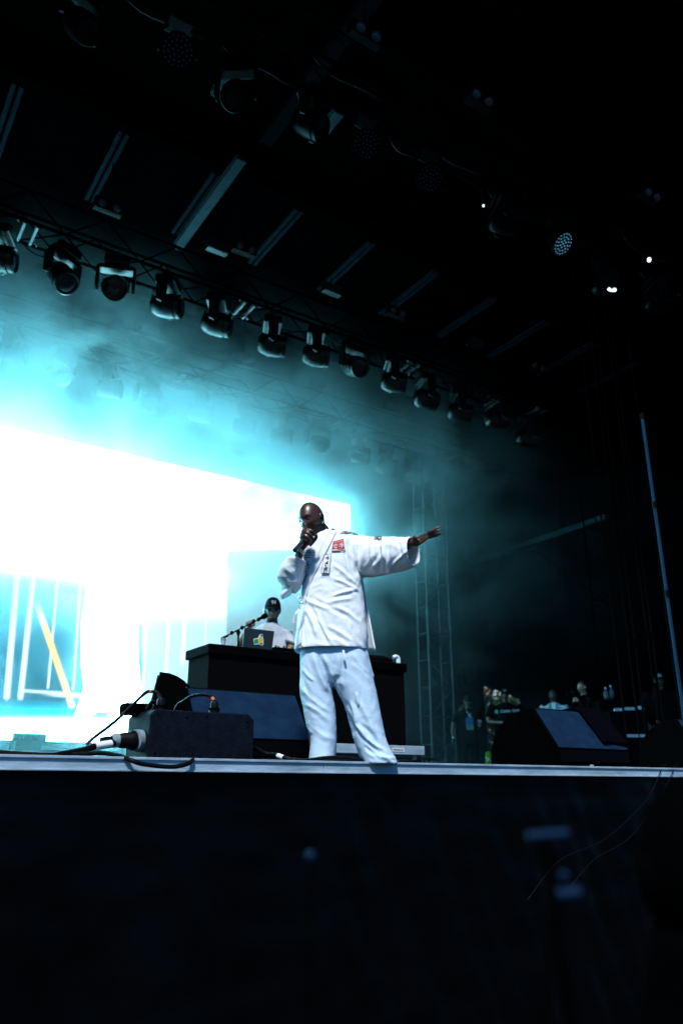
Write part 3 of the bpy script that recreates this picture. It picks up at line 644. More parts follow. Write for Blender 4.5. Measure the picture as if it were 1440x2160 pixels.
ob('upper_box', MB().box((bx0+0.03, 4.93, bz1+0.02), (0.20, 0.12, 0.07)), 'black_paint', pb, bevel=0.005)
sk1 = ob('socket', MB().cyl((bx0+0.005, 4.74, 1.71), (bx0-0.05, 4.72, 1.71), 0.064, 20), 'grey_plastic', pb, smooth=40)
ob('socket', MB().cyl((bx1-0.002, 4.74, 1.70), (bx1+0.03, 4.72, 1.70), 0.06, 20), 'white_plastic', pb, smooth=40)
# big plug on the left with its cable
pg = thing('power_plug', 'fat black plug with a white ring, plugged into the left of the power box', 'plug', (1.62, 4.7, 1.66))
A = Vector((bx0-0.052, 4.72, 1.71)); D_ = Vector((-1, -0.12, -0.03)).normalized()
ob('plug_body', MB().lathe([(0.0, 0.056), (0.02, 0.058), (0.035, 0.048), (0.09, 0.044), (0.105, 0.034)], A, D_, 20), 'rubber', pg, smooth=40)
ob('plug_ring', MB().lathe([(0.10, 0.034), (0.104, 0.041), (0.135, 0.040), (0.145, 0.026)], A, D_, 20), 'grey_plastic', pg, smooth=40)
ob('cable_grip', MB().lathe([(0.14, 0.026), (0.18, 0.024), (0.21, 0.018)], A, D_, 14), 'rubber', pg, smooth=40)
gz = DECK+0.02
def onY(x, y, Y): return atY(x, y, Y)
def cable(name, pts, r, label, tapes=(), res=8):
    t = thing(name, label, 'cable', pts[-1]); cp = curve_pts(pts, res); ob('cable_run', MB().tube(cp, r, 8), 'rubber', t, smooth=180)
    for (f0, f1, m) in tapes:
        i0 = int(f0*(len(cp)-1)); i1 = max(i0+1, int(f1*(len(cp)-1))); ob('tape', MB().tube(cp[i0:i1+1], r*1.18, 8), m, t, smooth=60)
    return t
e_ = A+D_*0.20
cable('thick_cable', [e_, onY(240, 1567, 4.68), onY(205, 1574, 4.66), onY(170, 1583, 4.62), onY(130, 1590, 4.56), onY(90, 1594, 4.52), Vector((0.7, 4.56, gz)), Vector((0.1, 4.7, gz)), Vector((-1.2, 4.9, gz))], 0.019, 'thick black cable with a white tape band leaving the fat plug', [(0.17, 0.27, 'white_tape')])
cable('looped_cable', [Vector((0.6, 4.70, gz)), onY(152, 1591, 4.58), onY(209, 1588, 4.56), onY(249, 1594, 4.44), onY(280, 1605, 4.36), onY(305, 1612.5, 4.355), onY(362, 1617.5, 4.35), onY(396, 1611, 4.36), onY(409, 1600, 4.42), onY(412, 1596, 4.55)], 0.013, 'black cable looping down over the stage edge below the power box')
ca_ = onY(338, 1483, 4.80)
def top_conn(x, y, Y, label):
    c = onY(x, y, Y); t = thing('cable_connector', label, 'connector', (c.x, c.y, bz1))
    ob('sleeve', MB().lathe([(0, 0.034), (0.03, 0.034), (0.035, 0.027), (0.07, 0.027), (0.085, 0.018)], (c.x, c.y, bz1+0.002), (0, 0, 1), 16), 'rubber', t, smooth=40)
    ob('collar', MB().lathe([(0.028, 0.036), (0.04, 0.036)], (c.x, c.y, bz1+0.002), (0, 0, 1), 16), 'truss_metal', t)
    return Vector((c.x, c.y, bz1+0.08))
c1 = top_conn(340, 1484, 4.80, 'metal collared connector on top of the power box, left'); c2 = top_conn(452, 1497, 4.80, 'black connector on top of the power box under the orange taped cable')
cable('black_cable', [c1, onY(333, 1462, 4.84), onY(322, 1459, 4.86), onY(308, 1461, 4.86), onY(284, 1483, 4.82), onY(253, 1513, 4.78), onY(229, 1533, 4.74), onY(205, 1551, 4.72), onY(186, 1567, 4.70), onY(172, 1583, 4.66), Vector((1.0, 4.75, gz))], 0.0105, 'thin black cable dropping left across the video wall from the power box', [(0.23, 0.27, 'orange_tape')])
cable('arched_cable', [c2, onY(450, 1476, 4.82), onY(441, 1467, 4.84), onY(422, 1465.5, 4.88), onY(402, 1470, 4.94), onY(386, 1480, 5.02), onY(372, 1493, 5.08), Vector((2.0, 5.15, 1.72)), Vector((1.95, 5.12, gz))], 0.0105, 'short black cable arching behind the power box, with orange tape', [(0.10, 0.19, 'orange_tape')])
cable('tie_rope', [c1+Vector((-0.03, -0.01, -0.05)), onY(322, 1478, 4.78), onY(312, 1490, 4.76), onY(309, 1498, 4.76), onY(318, 1500, 4.75), onY(326, 1488, 4.76)], 0.006, 'pale loop of rope beside the connector on the power box')
pr = Vector((bx1+0.03, 4.72, 1.70))
cable('stage_edge_cable', [pr, onY(560, 1589, 4.70), onY(580, 1592, 4.64), onY(598, 1598, 4.55), onY(622, 1603, 4.50), onY(650, 1604, 4.48), onY(680, 1600, 4.48), onY(703, 1598.5, 4.50), onY(728, 1599, 4.48), onY(772, 1605.5, 4.45), onY(820, 1611, 4.43), Vector((3.7, 4.55, gz)), Vector((4.0, 5.1, gz))], 0.014, 'black cable with a white tape band running along the edge by the singer', [(0.20, 0.25, 'white_tape')])
cable('floor_cable', [Vector((2.6, 4.9, gz)), onY(665, 1607, 4.46), onY(700, 1604, 4.46), onY(760, 1607, 4.44), onY(800, 1611, 4.44), Vector((3.5, 4.7, gz)), Vector((4.4, 5.6, gz))], 0.011, 'second black cable lying under the singer on the stage edge')
for (x, lab, x2) in ((1390, 'thin cable hanging from the stage edge at the right, left one', 1180), (1416, 'thin cable hanging from the stage edge at the right, right one', 1250)):
    cable('hanging_cable', [onY(x+14, 1612, 4.7)+Vector((0, 0, 0.0)), onY(x+4, 1618, 4.45), onY(x, 1632, 4.37), onY(x-30, 1690, 4.34), onY((x+x2)/2-10, 1770, 4.30), onY(x2, 1815, 4.30), onY(x2-70, 1900, 4.28)], 0.0038, lab)
pw = thing('paper_scrap', 'small torn white paper lying on the stage edge by the singer', 'paper', onY(668, 1607, 4.43))
q = [onY(656, 1608.5, 4.41), onY(682, 1604, 4.46), onY(680, 1608.5, 4.41), onY(672, 1610, 4.40)]; ob('paper_sheet', MB().prism(q, (0, 0, 0.003)), 'white_tape', pw)

# DJ table, riser, case
dt = thing('dj_table', 'tall table wrapped in black cloth where the DJ stands', 'table', (4.1, 6.9, 1.83))
TZ = 2.685; TX0, TX1, TY0, TY1 = 2.955, 5.24, 6.6, 7.14
ob('cloth_top', MB().box(((TX0+TX1)/2, (TY0+TY1)/2, TZ-0.045), (TX1-TX0, TY1-TY0, 0.09)), 'black_cloth', dt, bevel=0.012)
for i in range(3):
    w = (TX1-TX0-0.05)/3; x0 = TX0+0.025+i*w
    vs = []; fs = []
    for j in range(9):
        for k in range(25):
            u = k/24; x = x0+w*u-0.0005; z = 1.84+(TZ-0.092-1.84)*j/8; vs.append((x, TY0+0.03+0.006*math.sin(u*21+i)*(1-j/8)+0.004*noise.noise(Vector((x*4, z*4, 0))), z))
    for j in range(8):
        for k in range(24): a = j*25+k; fs.append((a, a+1, a+26, a+25))
    o = ob('front_cloth', MB().add(vs, fs), 'black_cloth', dt, smooth=180)
ob('side_cloth', MB().box((TX0+0.035, (TY0+TY1)/2, (1.84+TZ-0.09)/2), (0.02, TY1-TY0-0.08, TZ-0.09-1.84)), 'black_cloth', dt); ob('side_cloth', MB().box((TX1-0.035, (TY0+TY1)/2, (1.84+TZ-0.09)/2), (0.02, TY1-TY0-0.08, TZ-0.09-1.84)), 'black_cloth', dt); ob('back_cloth', MB().box(((TX0+TX1)/2, TY1-0.03, (1.84+TZ-0.09)/2), (TX1-TX0-0.1, 0.02, TZ-0.09-1.84)), 'black_cloth', dt)
rs = thing('stage_riser', 'low platform with a pale aluminium frame under the DJ table', 'riser', (4.1, 7.0, DECK))
ob('riser_top', MB().box((4.08, 6.97, 1.808), (2.42, 1.0, 0.04)), 'deck', rs)
for Y in (6.46, 7.48): ob('frame_rail', MB().box((4.08, Y, 1.795), (2.46, 0.03, 0.085)), 'edge_rail', rs, bevel=0.003)
for X in (2.86, 5.295): ob('frame_rail', MB().box((X, 6.97, 1.795), (0.03, 0.99, 0.085)), 'edge_rail', rs, bevel=0.003)
for X in (2.92, 5.22):
    for Y in (6.50, 7.44): ob('leg', MB().cyl((X, Y, DECK), (X, Y, 1.75), 0.022, 10), 'edge_rail', rs, smooth=60)
lb = onY(845, 1587, 6.443); ob('sticker', MB().box((lb.x-0.03, 6.442, 1.795), (0.15, 0.002, 0.035)), 'white_tape', rs)
for k in range(9): ob('print_mark', MB().box((lb.x-0.09+k*0.014, 6.4405, 1.795), (0.008, 0.001, 0.016)), 'black_paint', rs)
# gear on the table
sbag = ob('cloth_bundle', MB().loft([((TX1-0.42, 6.86, TZ+0.045), (0.001, 0, 0), (0, 0.001, 0)), ((TX1-0.40, 6.86, TZ+0.045), (0, 0.10, 0), (0, 0, 0.045), 3), ((TX1-0.2, 6.86, TZ+0.05), (0, 0.12, 0), (0, 0, 0.05), 3), ((TX1-0.08, 6.86, TZ+0.04), (0, 0.11, 0), (0, 0, 0.036), 3), ((TX1-0.06, 6.86, TZ+0.035), (0, 0.05, 0), (0, 0, 0.02))], 20), 'black_cloth', smooth=180)
tag(sbag, 'black soft bundle on the right end of the DJ table', 'bag')
pc = onY(840, 1388, 6.8); pcup = thing('white_clamp_lamp', 'small white bent fitting standing at the right end of the DJ table', 'table fitting', (pc.x, pc.y, TZ))
ob('stem', MB().cyl((pc.x, pc.y, TZ), (pc.x, pc.y, TZ+0.075), 0.022, 14), 'white_plastic', pcup, smooth=50); ob('elbow', MB().tube(curve_pts([(pc.x, pc.y, TZ+0.07), (pc.x-0.01, pc.y, TZ+0.095), (pc.x-0.045, pc.y, TZ+0.10), (pc.x-0.07, pc.y, TZ+0.085)], 4), 0.02, 12), 'white_plastic', pcup, smooth=60)
mx = thing('dj_mixer', 'low black DJ mixer with small knobs beside the laptop', 'mixer', (4.35, 6.85, TZ))
mc = onY(602, 1372, 6.75); ob('mixer_body', MB().box((mc.x+0.02, 6.85, TZ+0.025), (0.34, 0.30, 0.05)), 'black_paint', mx, bevel=0.008)
for k in range(7): ob('knob', MB().cyl((mc.x-0.12+k*0.045, 6.73+0.03*(k % 2), TZ+0.05), (mc.x-0.12+k*0.045, 6.73+0.03*(k % 2), TZ+0.068), 0.010, 10), 'truss_bright', mx)
lp = thing('laptop', 'open dark laptop with a colourful sticker on its lid', 'laptop', (3.7, 6.8, TZ))
P0, P1, P2, P3 = onY(511.5, 1363.5, 6.72), onY(573.5, 1371, 6.72), onY(578.5, 1332.5, 6.72), onY(514.5, 1325.5, 6.72)
P0.z = P1.z = TZ+0.012; tl = Vector((0, -0.045, 0)); P2 = Vector((P1.x+0.012, 6.70, 2.885)); P3 = Vector((P0.x+0.004, 6.70, 2.885))
M['laptop_lid'] = mat('laptop_lid', (0.045, 0.055, 0.065), 0.35, 0.6)
ob('lid', MB().prism([P0, P1, P2, P3], (0, 0.009, 0)), 'laptop_lid', lp, bevel=0.003); ob('keyboard_base', MB().box(((P0.x+P1.x)/2, 6.84, TZ+0.010), ((P1-P0).length, 0.24, 0.018)), 'laptop_lid', lp, bevel=0.004)
M['stk_white'] = mat('sticker_white', (0.75, 0.8, 0.8), 0.5); M['stk_yellow'] = mat('sticker_yellow', (0.75, 0.52, 0.05), 0.5); M['stk_green'] = mat('sticker_green', (0.04, 0.28, 0.10), 0.5); M['stk_dark'] = mat('sticker_dark', (0.02, 0.03, 0.03), 0.5)
def lidp(x, y, lift):
    p = onY(x, y, 6.715); q = (p.z-P0.z)/(P3.z-P0.z); return Vector((p.x, 6.72-0.02*q-lift, p.z))
def lidshape(poly, m, lift): ob('sticker', MB().prism([lidp(x, y, lift) for x, y in poly], (0, -0.0012, 0)), m, lp)
def z3(l): return [(380+x/5.143, 1240+y/5.143) for x, y in l]
lidshape(z3([(792, 555), (838, 545), (850, 520), (862, 503), (888, 505), (890, 535), (900, 575), (902, 618), (885, 628), (850, 612), (800, 618)]), 'stk_white', 0.002)
lidshape(z3([(800, 562), (840, 555), (845, 600), (800, 610)]), 'stk_green', 0.0035); lidshape(z3([(845, 570), (850, 540), (868, 530), (885, 540), (890, 600), (850, 602)]), 'stk_yellow', 0.0045); lidshape(z3([(866, 508), (882, 508), (884, 528), (868, 528)]), 'stk_dark', 0.004); lidshape(z3([(860, 604), (892, 600), (894, 616), (875, 620)]), 'stk_green', 0.0035)
cp = onY(470, 1361, 6.72); cu = thing('drinking_glass', 'short clear drinking glass on the left of the DJ table', 'glass', (cp.x, cp.y, TZ))
M['cup_glass'] = mat('cup_glass', (0.75, 0.85, 0.9), 0.08, trans=0.85)
ob('glass_wall', MB().lathe([(0.0, 0.024), (0.075, 0.032), (0.078, 0.030), (0.006, 0.022)], (cp.x, cp.y, TZ+0.001), (0, 0, 1), 20), 'cup_glass', cu, smooth=50)
# microphone boom stand at the table
bs = thing('microphone_stand', 'black boom microphone stand reaching up to the DJ', 'microphone stand', onY(504, 1366, 6.95))
def T(x, y, Y=6.95): return atY(380+x/5.143, 1240+y/5.143, Y)
j = T(635, 468, 6.98); ob('upright', MB().cyl((j.x, j.y, TZ-0.5), j, 0.011, 10), 'black_metal', bs, smooth=60)
ob('boom', MB().cyl(T(452, 546, 7.0), T(880, 330, 7.12), 0.0075, 8), 'black_metal', bs, smooth=60); ob('counterweight', MB().cyl(T(452, 548, 7.0), T(515, 520, 7.01), 0.013, 10), 'black_metal', bs, smooth=60)
for (x, y) in ((560, 488), (672, 432), (798, 362), (850, 342)): ob('clutch', MB().ball(T(x, y, 7.04), (0.02, 0.018, 0.022), 10), 'black_metal', bs, smooth=180)
ob('pivot', MB().prism([T(615, 455, 6.97), T(650, 460, 6.97), T(655, 495, 6.97), T(632, 515, 6.97)], (0, 0.03, 0)), 'black_metal', bs)
dm = thing('microphone', 'black microphone clipped on the boom in front of the DJ', 'microphone', T(900, 320, 7.12))
ob('mic_body', MB().cyl(T(845, 343, 7.12), T(895, 318, 7.14), 0.013, 12, 0.019), 'black_metal', dm, smooth=60); ob('mic_head', MB().lathe([(0, 0.02), (0.02, 0.03), (0.05, 0.03), (0.075, 0.02), (0.08, 0.004)], T(893, 319, 7.14), T(950, 290, 7.18)-T(893, 319, 7.14), 14), 'black_metal', dm, smooth=60)
# little barrier right of the riser and floor lamp at the wall
br = thing('crowd_barrier', 'low grey metal barrier rail behind the riser on the right', 'barrier', (9.0, 11.0, DECK))
a = atY(872, 1600, 10.6); b = atY(921, 1600, 10.6)
ob('top_rail', MB().cyl((a.x-0.6, 10.6, a.z), (b.x, 10.6, a.z), 0.02, 8), 'truss_bright', br)
for k in range(11): ob('upright', MB().cyl((b.x-k*0.115, 10.6, DECK), (b.x-k*0.115, 10.6, a.z), 0.009, 6), 'truss_bright', br)
fl = thing('floor_blinder', 'small twin floor lamp standing before the bottom of the video wall', 'stage light', atY(62, 1560, 13.6))
c = atY(62, 1555, 13.6); ob('housing', MB().box(c, (0.52, 0.12, 0.12)), 'fixture_shell', fl, bevel=0.01)
for q in (-1, 1): ob('lamp', MB().lathe([(0, 0.045), (0.02, 0.04), (0.03, 0.01)], c+Vector((0.1*q, -0.06, 0)), (0, -1, 0), 14), 'lamp_bowl', fl, smooth=60)
ob('support', MB().box((c.x, c.y, (c.z+DECK)/2-0.02), (0.4, 0.06, c.z-DECK-0.06)), 'black_metal', fl)
# road case with white edges, right wing
M['case'] = mat('case_black', (0.002, 0.002, 0.0025), 0.6, spec=0.03); 
rc = thing('road_case', 'black road case stack with broken white edge strips, right wing', 'case', atD(1330, 1600, 13.5))
p = atD(1323, 1500, 13.5); bl_ = atD(1290, 1500, 13.5); w = RR
base_c = Vector((p.x, p.y, (DECK+p.z)/2)); Rm = Matrix((RR, H, UP)).transposed()
ob('case_body', MB().box(base_c+H*0.3, (0.62, 0.6, p.z-DECK), Rm), 'case', rc, bevel=0.01)
for (x0, y0, x1, y1) in ((1294, 1498, 1311, 1496), (1317, 1496, 1337, 1494), (1345, 1496, 1351, 1490), (1321, 1552, 1364, 1552), (1357, 1560, 1368, 1566)):
    a = atD(x0, (y0+y1)/2, 13.38); b = atD(x1, (y0+y1)/2, 13.38); ob('edge_strip', MB().box((a+b)/2, ((b-a).length, 0.02, max(0.045, 0.009*abs(y1-y0))), Rm), 'white_plastic', rc)
# shiny clear bottles on the case
M['clear'] = mat('clear_plastic', (0.5, 0.62, 0.7), 0.1, trans=0.95, spec=0.5)
# ================================================================== PEOPLE
def remesh(mb, voxel, iters=4, name='body'):
    """one continuous closed surface around all the pieces in mb"""
    me = mb.mesh(name+'_src'); o = bpy.data.objects.new('src', me); COL.objects.link(o)
    r = o.modifiers.new('r', 'REMESH'); r.mode = 'VOXEL'; r.voxel_size = voxel; r.adaptivity = 0.0
    s = o.modifiers.new('s', 'SMOOTH'); s.factor = 0.5; s.iterations = iters
    dg = bpy.context.evaluated_depsgraph_get(); out = bpy.data.meshes.new_from_object(o.evaluated_get(dg)); out.name = name
    bpy.data.objects.remove(o); bpy.data.meshes.remove(me); out.materials.clear()
    out.polygons.foreach_set('use_smooth', [True]*len(out.polygons)); return out
def cut_caps(me, caps):
    """open the cloth at its hems: caps = (point, outward direction, radius, reach)"""
    bm = bmesh.new(); bm.from_mesh(me); dele = []
    for f in bm.faces:
        c = f.calc_center_median()
        for (p, n, r, q) in caps:
            d = c-Vector(p)
            if abs(d.dot(n)) < q and (d-n*d.dot(n)).length < r and f.normal.dot(n) > 0.7: dele.append(f); break
    bmesh.ops.delete(bm, geom=dele, context='FACES')
    for _ in range(14):                       # even out the cut edge along itself
        nb = {v: [e.other_vert(v) for e in v.link_edges if e.is_boundary] for v in bm.verts if v.is_boundary}
        new = {v: v.co*0.4+(q[0].co+q[1].co)*0.3 for v, q in nb.items() if len(q) == 2}
        for v, c in new.items(): v.co = c
    bm.to_mesh(me); bm.free(); me.polygons.foreach_set('use_smooth', [True]*len(me.polygons)); return me
def head_mesh(c, yaw_dir, pitch_down, roll, size, voxel=0.0035, neck=None, beard=0.0, big_nose=1.0):
    """human head: c centre, yaw_dir the horizontal direction the face points"""
    f = Vector((yaw_dir[0], yaw_dir[1], 0)).normalized(); s = f.cross(UP).normalized()
    Rm = Matrix((s, f, UP)).transposed(); Rm = Rm @ Matrix.Rotation(roll, 3, 'Y') @ Matrix.Rotation(-pitch_down, 3, 'X')
    g = lambda v, m, w: math.exp(-((v-m)/w)**2)
    vs = []; fs = []; n, m = 48, 40
    for i in range(m+1):
        ph = math.pi*i/m
        for k in range(n):
            t = 2*math.pi*k/n; x, y, z = math.sin(ph)*math.cos(t), math.sin(ph)*math.sin(t), math.cos(ph)
            X = x*0.076; Y = y*0.097; Z = z*0.118
            if z < 0: X *= 1-0.34*(-z)**1.6; Y *= 1-0.10*(-z)**1.5 if y > 0 else 1-0.42*(-z)**1.1
            else: X *= 1+0.03*z; Y *= 1+(0.05*z if y < 0 else 0)
            if y > 0:
                fr = y**0.7
                Y += fr*(0.006*g(z, 0.20, 0.10)*g(x, 0, 0.75)-0.012*g(abs(x), 0.42, 0.20)*g(z, 0.02, 0.13)+0.004*g(abs(x), 0.62, 0.2)*g(z, -0.2, 0.2))
                Y += fr*0.026*big_nose*g(x, 0, 0.14+0.06*smooth(-0.05, -0.35, z))*smooth(0.12, -0.28, z)*(1-smooth(-0.30, -0.42, z))
                Y += fr*(0.007*g(x, 0, 0.28)*g(z, -0.52, 0.06)+0.007*g(x, 0, 0.28)*g(z, -0.64, 0.06)-0.004*g(x, 0, 0.3)*g(z, -0.58, 0.022))
                Y += fr*0.010*g(x, 0, 0.35)*g(z, -0.88, 0.14)
                Y += fr*0.003*g(abs(x), 0.40, 0.11)*g(z, 0.0, 0.06)
            vs.append(Vector((X, Y, Z)))
    for i in range(m):
        for k in range(n): fs.append((i*n+k, (i+1)*n+k, (i+1)*n+(k+1) % n, i*n+(k+1) % n))
    k_ = size/0.236
    mb = MB().add([Rm @ (v*k_)+c for v in vs], fs)
    for q in (-1, 1):
        e = c+Rm @ (Vector((q*0.077, -0.008, -0.005))*k_); er = Rm @ Matrix.Rotation(q*-0.35, 3, 'Z') @ Matrix.Rotation(-0.15, 3, 'X')
        mb.ball(e, (0.008*k_, 0.018*k_, 0.030*k_), 12, er); mb.ball(e+Rm @ Vector((q*0.006, -0.004, 0.006)), (0.007*k_, 0.012*k_, 0.020*k_), 10, er)
        mb.ball(c+Rm @ (Vector((q*0.013, 0.098, -0.034))*k_), (0.008*k_, 0.009*k_, 0.007*k_), 8, Rm)
    return mb, Rm, k_
def chain(mb, pts, rad, n=10): return mb.tube(curve_pts(pts, 4), list(np.interp(np.linspace(0, len(pts)-1, 4*(len(pts)-1)+1), range(len(pts)), rad)), n)
M['skin_dark'] = mat('skin_dark', (0.060, 0.024, 0.014), 0.30, spec=0.6, var=0.22, vscale=18, bump=0.12, bscale=220)
M['skin_tan'] = mat('skin_tan', (0.36, 0.20, 0.13), 0.5, var=0.15, vscale=14)
M['skin_brown'] = mat('skin_brown', (0.10, 0.052, 0.034), 0.5, var=0.15, vscale=14)
M['beard'] = mat('beard', (0.010, 0.008, 0.007), 0.8, bump=0.7, bscale=300)
M['hair'] = mat('hair', (0.008, 0.007, 0.006), 0.6, bump=0.6, bscale=160)
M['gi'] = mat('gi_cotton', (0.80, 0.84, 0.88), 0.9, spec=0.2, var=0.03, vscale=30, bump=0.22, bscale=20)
M['gi_pants'] = mat('gi_pants', (0.54, 0.69, 0.84), 0.9, spec=0.2, var=0.04, vscale=20, bump=0.22, bscale=20)  # white suit cotton with the trousers' blue shade put into its colour
M['print_black'] = mat('print_black', (0.012, 0.012, 0.016), 0.7); M['patch_red'] = mat('patch_red', (0.62, 0.018, 0.03), 0.7, bump=0.2, bscale=300); M['patch_white'] = mat('patch_white', (0.80, 0.80, 0.80), 0.8)
M['silver'] = mat('silver', (0.75, 0.75, 0.75), 0.2, 1.0)

# ------------------------------------------------------------------ the singer
SD = 5.5
def S(x, y, d=0.0): return atD(x, y, SD-d)
singer = thing('person', 'bald singer in a white martial arts suit, mic at mouth, one arm outstretched', 'person', (S(735, 1611).x, S(735, 1611).y, DECK))
sg = singer
# body: legs, trunk, neck, arms, hands in one skin
body = MB()
def hz(x0, x1, y, b, d=0.0, pw=2.3):
    """horizontal body or garment ring between two photo columns"""
    a0 = S(x0, y, d); a1 = S(x1, y, d); c = (a0+a1)/2; A = (a1-a0)/2
    z = c.z; A = Vector((A.x, A.y, 0)); return (c, A, H*b, pw)
body.loft([hz(655, 700, 1600, .05), hz(650, 698, 1560, .05), hz(648, 698, 1480, .07), hz(645, 715, 1400, .09), hz(650, 745, 1370, .12), hz(656, 745, 1300, .11), hz(655, 745, 1220, .11), hz(660, 748, 1160, .10), hz(668, 742, 1140, .07), hz(676, 712, 1128, .05)])
body.loft([hz(775, 812, 1602, .05), hz(765, 800, 1560, .05), hz(740, 785, 1480, .07), hz(705, 765, 1400, .09), hz(690, 755, 1370, .11)])
NK = S(682, 1138, -0.02); HC = S(657.5, 1096.5, 0.06)
hdir = (TOCAM*0.80-RR*0.60)
hm, HR, HK = head_mesh(HC, hdir, R_(17), R_(4), 0.268, neck=None)
body.v += []; o_ = len(body.v); body.v += hm.v; body.f += [tuple(i+o_ for i in f) for f in hm.f]
chain(body, [S(690, 1152, -0.02), S(681, 1128, 0.0), S(668, 1108, 0.04)], [0.085, 0.066, 0.062], 16)
# outstretched arm and hand
chain(body, [S(742, 1150, 0), S(800, 1160, 0.10), S(868, 1146, 0.24), S(878, 1143, 0.26)], [0.07, 0.055, 0.036, 0.034], 12)
palm = [(S(874, 1144, .25), RR*0.004+UP*0.033, H*0.022), (S(886, 1140, .27), RR*0.012+UP*0.040, H*0.020), (S(896, 1134, .29), RR*0.016+UP*0.040, H*0.017), (S(905, 1129, .30), RR*0.014+UP*0.032, H*0.015), (S(909, 1127, .31), RR*0.01+UP*0.02, H*0.01)]
body.loft(palm, 16)
chain(body, [S(900, 1124, .31), S(910, 1120.5, .33), S(921, 1114.5, .34), S(928.5, 1110.5, .345)], [.0125, .0115, .0105, .0085])
chain(body, [S(901, 1127, .29), S(911, 1123.5, .30), S(920, 1120, .305), S(927.5, 1117, .31)], [.0125, .012, .0105, .0085])
chain(body, [S(902, 1131, .27), S(913, 1128.5, .275), S(922, 1127, .28), S(930, 1127, .28)], [.012, .0115, .010, .008])
chain(body, [S(901, 1134, .25), S(909, 1133, .25), S(917, 1130.5, .25), S(924, 1129.5, .25)], [.011, .010, .009, .0075])
chain(body, [S(880, 1142, .29), S(874, 1137, .31), S(872, 1133.5, .32), S(878, 1134.5, .335)], [.016, .014, .012, .0095])
# raised arm; fist round the microphone
W_ = S(633, 1160, .24)
chain(body, [S(650, 1165, 0.0), S(612, 1224, .06), S(620, 1200, .13), W_], [0.06, 0.046, 0.038, 0.030], 12)
body.loft([(W_, RR*0.030, H*0.022), (S(640, 1150, .245), RR*0.040+UP*0.006, H*0.024), (S(646, 1138, .235), RR*0.048+UP*0.010, H*0.024), (S(648, 1126, .215), RR*0.043+UP*0.012, H*0.02), (S(647, 1120, .20), RR*0.022, H*0.012)], 16)
def fing(pts, r): chain(body, [S(*p) for p in pts], [r, r*1.02, r*0.95, r*0.78])
fing([(636, 1122, .245), (647, 1117.5, .275), (658, 1121, .285), (664, 1129.5, .265)], .0135)
fing([(634, 1128, .255), (643, 1122.5, .290), (653, 1127, .300), (659, 1136.5, .280)], .0138)
fing([(633, 1134.5, .255), (641, 1130, .290), (649, 1134, .298), (655, 1143, .280)], .0130)
fing([(633.5, 1141, .25), (640, 1137.5, .278), (647, 1141, .288), (651, 1149, .272)], .0118)
chain(body, [S(652, 1150, .235), S(661, 1141, .235), S(667, 1133, .245), S(665.5, 1126, .255)], [.018, .015, .013, .0105])
bm_ = remesh(body, 0.0048, 2, 'body')
# keep the face sharper than the rest
sb_ = ob('body', bm_, 'skin_dark', sg)
# beard: a thin shell following the jaw
def shell(src, test, lift, name, m, parent):
    bm = bmesh.new(); bm.from_mesh(src)
    bmesh.ops.delete(bm, geom=[f for f in bm.faces if not test(f.calc_center_median())], context='FACES')
    for v in bm.verts: v.co += v.normal*lift
    me = bpy.data.meshes.new(name); bm.to_mesh(me); bm.free(); return ob(name, me, m, parent, smooth=180)
HRi = HR.inverted()
def jaw(p):
    q = HRi @ (p-HC); q = q/HK
    return -0.15 < q.z < -0.045 and q.y > -0.02 and abs(q.x) < 0.09 and (abs(q.x) > 0.034-max(0, -0.075-q.z)*2.0) and not (abs(q.x) < 0.02 and q.z > -0.085) and q.z < -0.02-0.3*max(0, q.y) - (0.0 if q.y < 0.06 else 0.012) and q.length < 0.15
shell(bm_, jaw, 0.0018, 'beard', 'beard', sg)
def hp(x, y, z): return HC+HR @ (Vector((x, y, z))*HK)
for q in (-1, 1):
    ob('eyebrow', MB().tube([hp(q*0.014, 0.097, 0.020), hp(q*0.030, 0.096, 0.026), hp(q*0.050, 0.082, 0.021)], [0.002, 0.0038, 0.0015], 6), 'beard', sg, smooth=180)
    ey = ob('eyelid', MB().ball(hp(q*0.031, 0.077, 0.002), (0.0145, 0.012, 0.0085), 12, HR), 'skin_dark', sg, smooth=180)
M['shoe'] = mat('shoe', (0.02, 0.02, 0.022), 0.5)
# ear piece, wire, ear stud
le = 1 if (HR @ Vector((1, 0, 0))).dot(RR) > 0 else -1
ob('earpiece', MB().lathe([(0, 0.012), (0.012, 0.014), (0.018, 0.008)], hp(le*0.076, 0.002, -0.008), HR @ Vector((le, 0.2, 0)), 14).ball(hp(le*0.088, 0.0, 0.010), (0.010, 0.014, 0.012), 10), 'rubber', sg, smooth=60)
ob('earpiece_wire', MB().tube(curve_pts([hp(le*0.088, -0.012, 0.012), hp(le*0.094, -0.03, -0.01), S(691, 1100, -0.03), S(696, 1112, -0.05), S(700, 1122, -0.06)], 5), 0.0016, 6), mat('wire_pink', (0.45, 0.10, 0.14), 0.5), sg, smooth=180)
ob('ear_stud', MB().ball(hp(le*0.083, 0.008, -0.040), 0.0065, 10), 'silver', sg, smooth=180)
# shoes
for (x, d) in ((684, 0.02), (812, 0.02)):
    c = S(x, 1612, d); c.z = DECK+0.045
    ob('shoe', MB().loft([(c+H*0.10, RR*0.03, UP*0.03), (c+H*0.08, RR*0.04, UP*0.045), (c, RR*0.045, UP*0.043), (c-H*0.04, RR*0.045, UP*0.035), (c-H*0.06, RR*0.03, UP*0.025)], 14), 'shoe', sg, smooth=180)

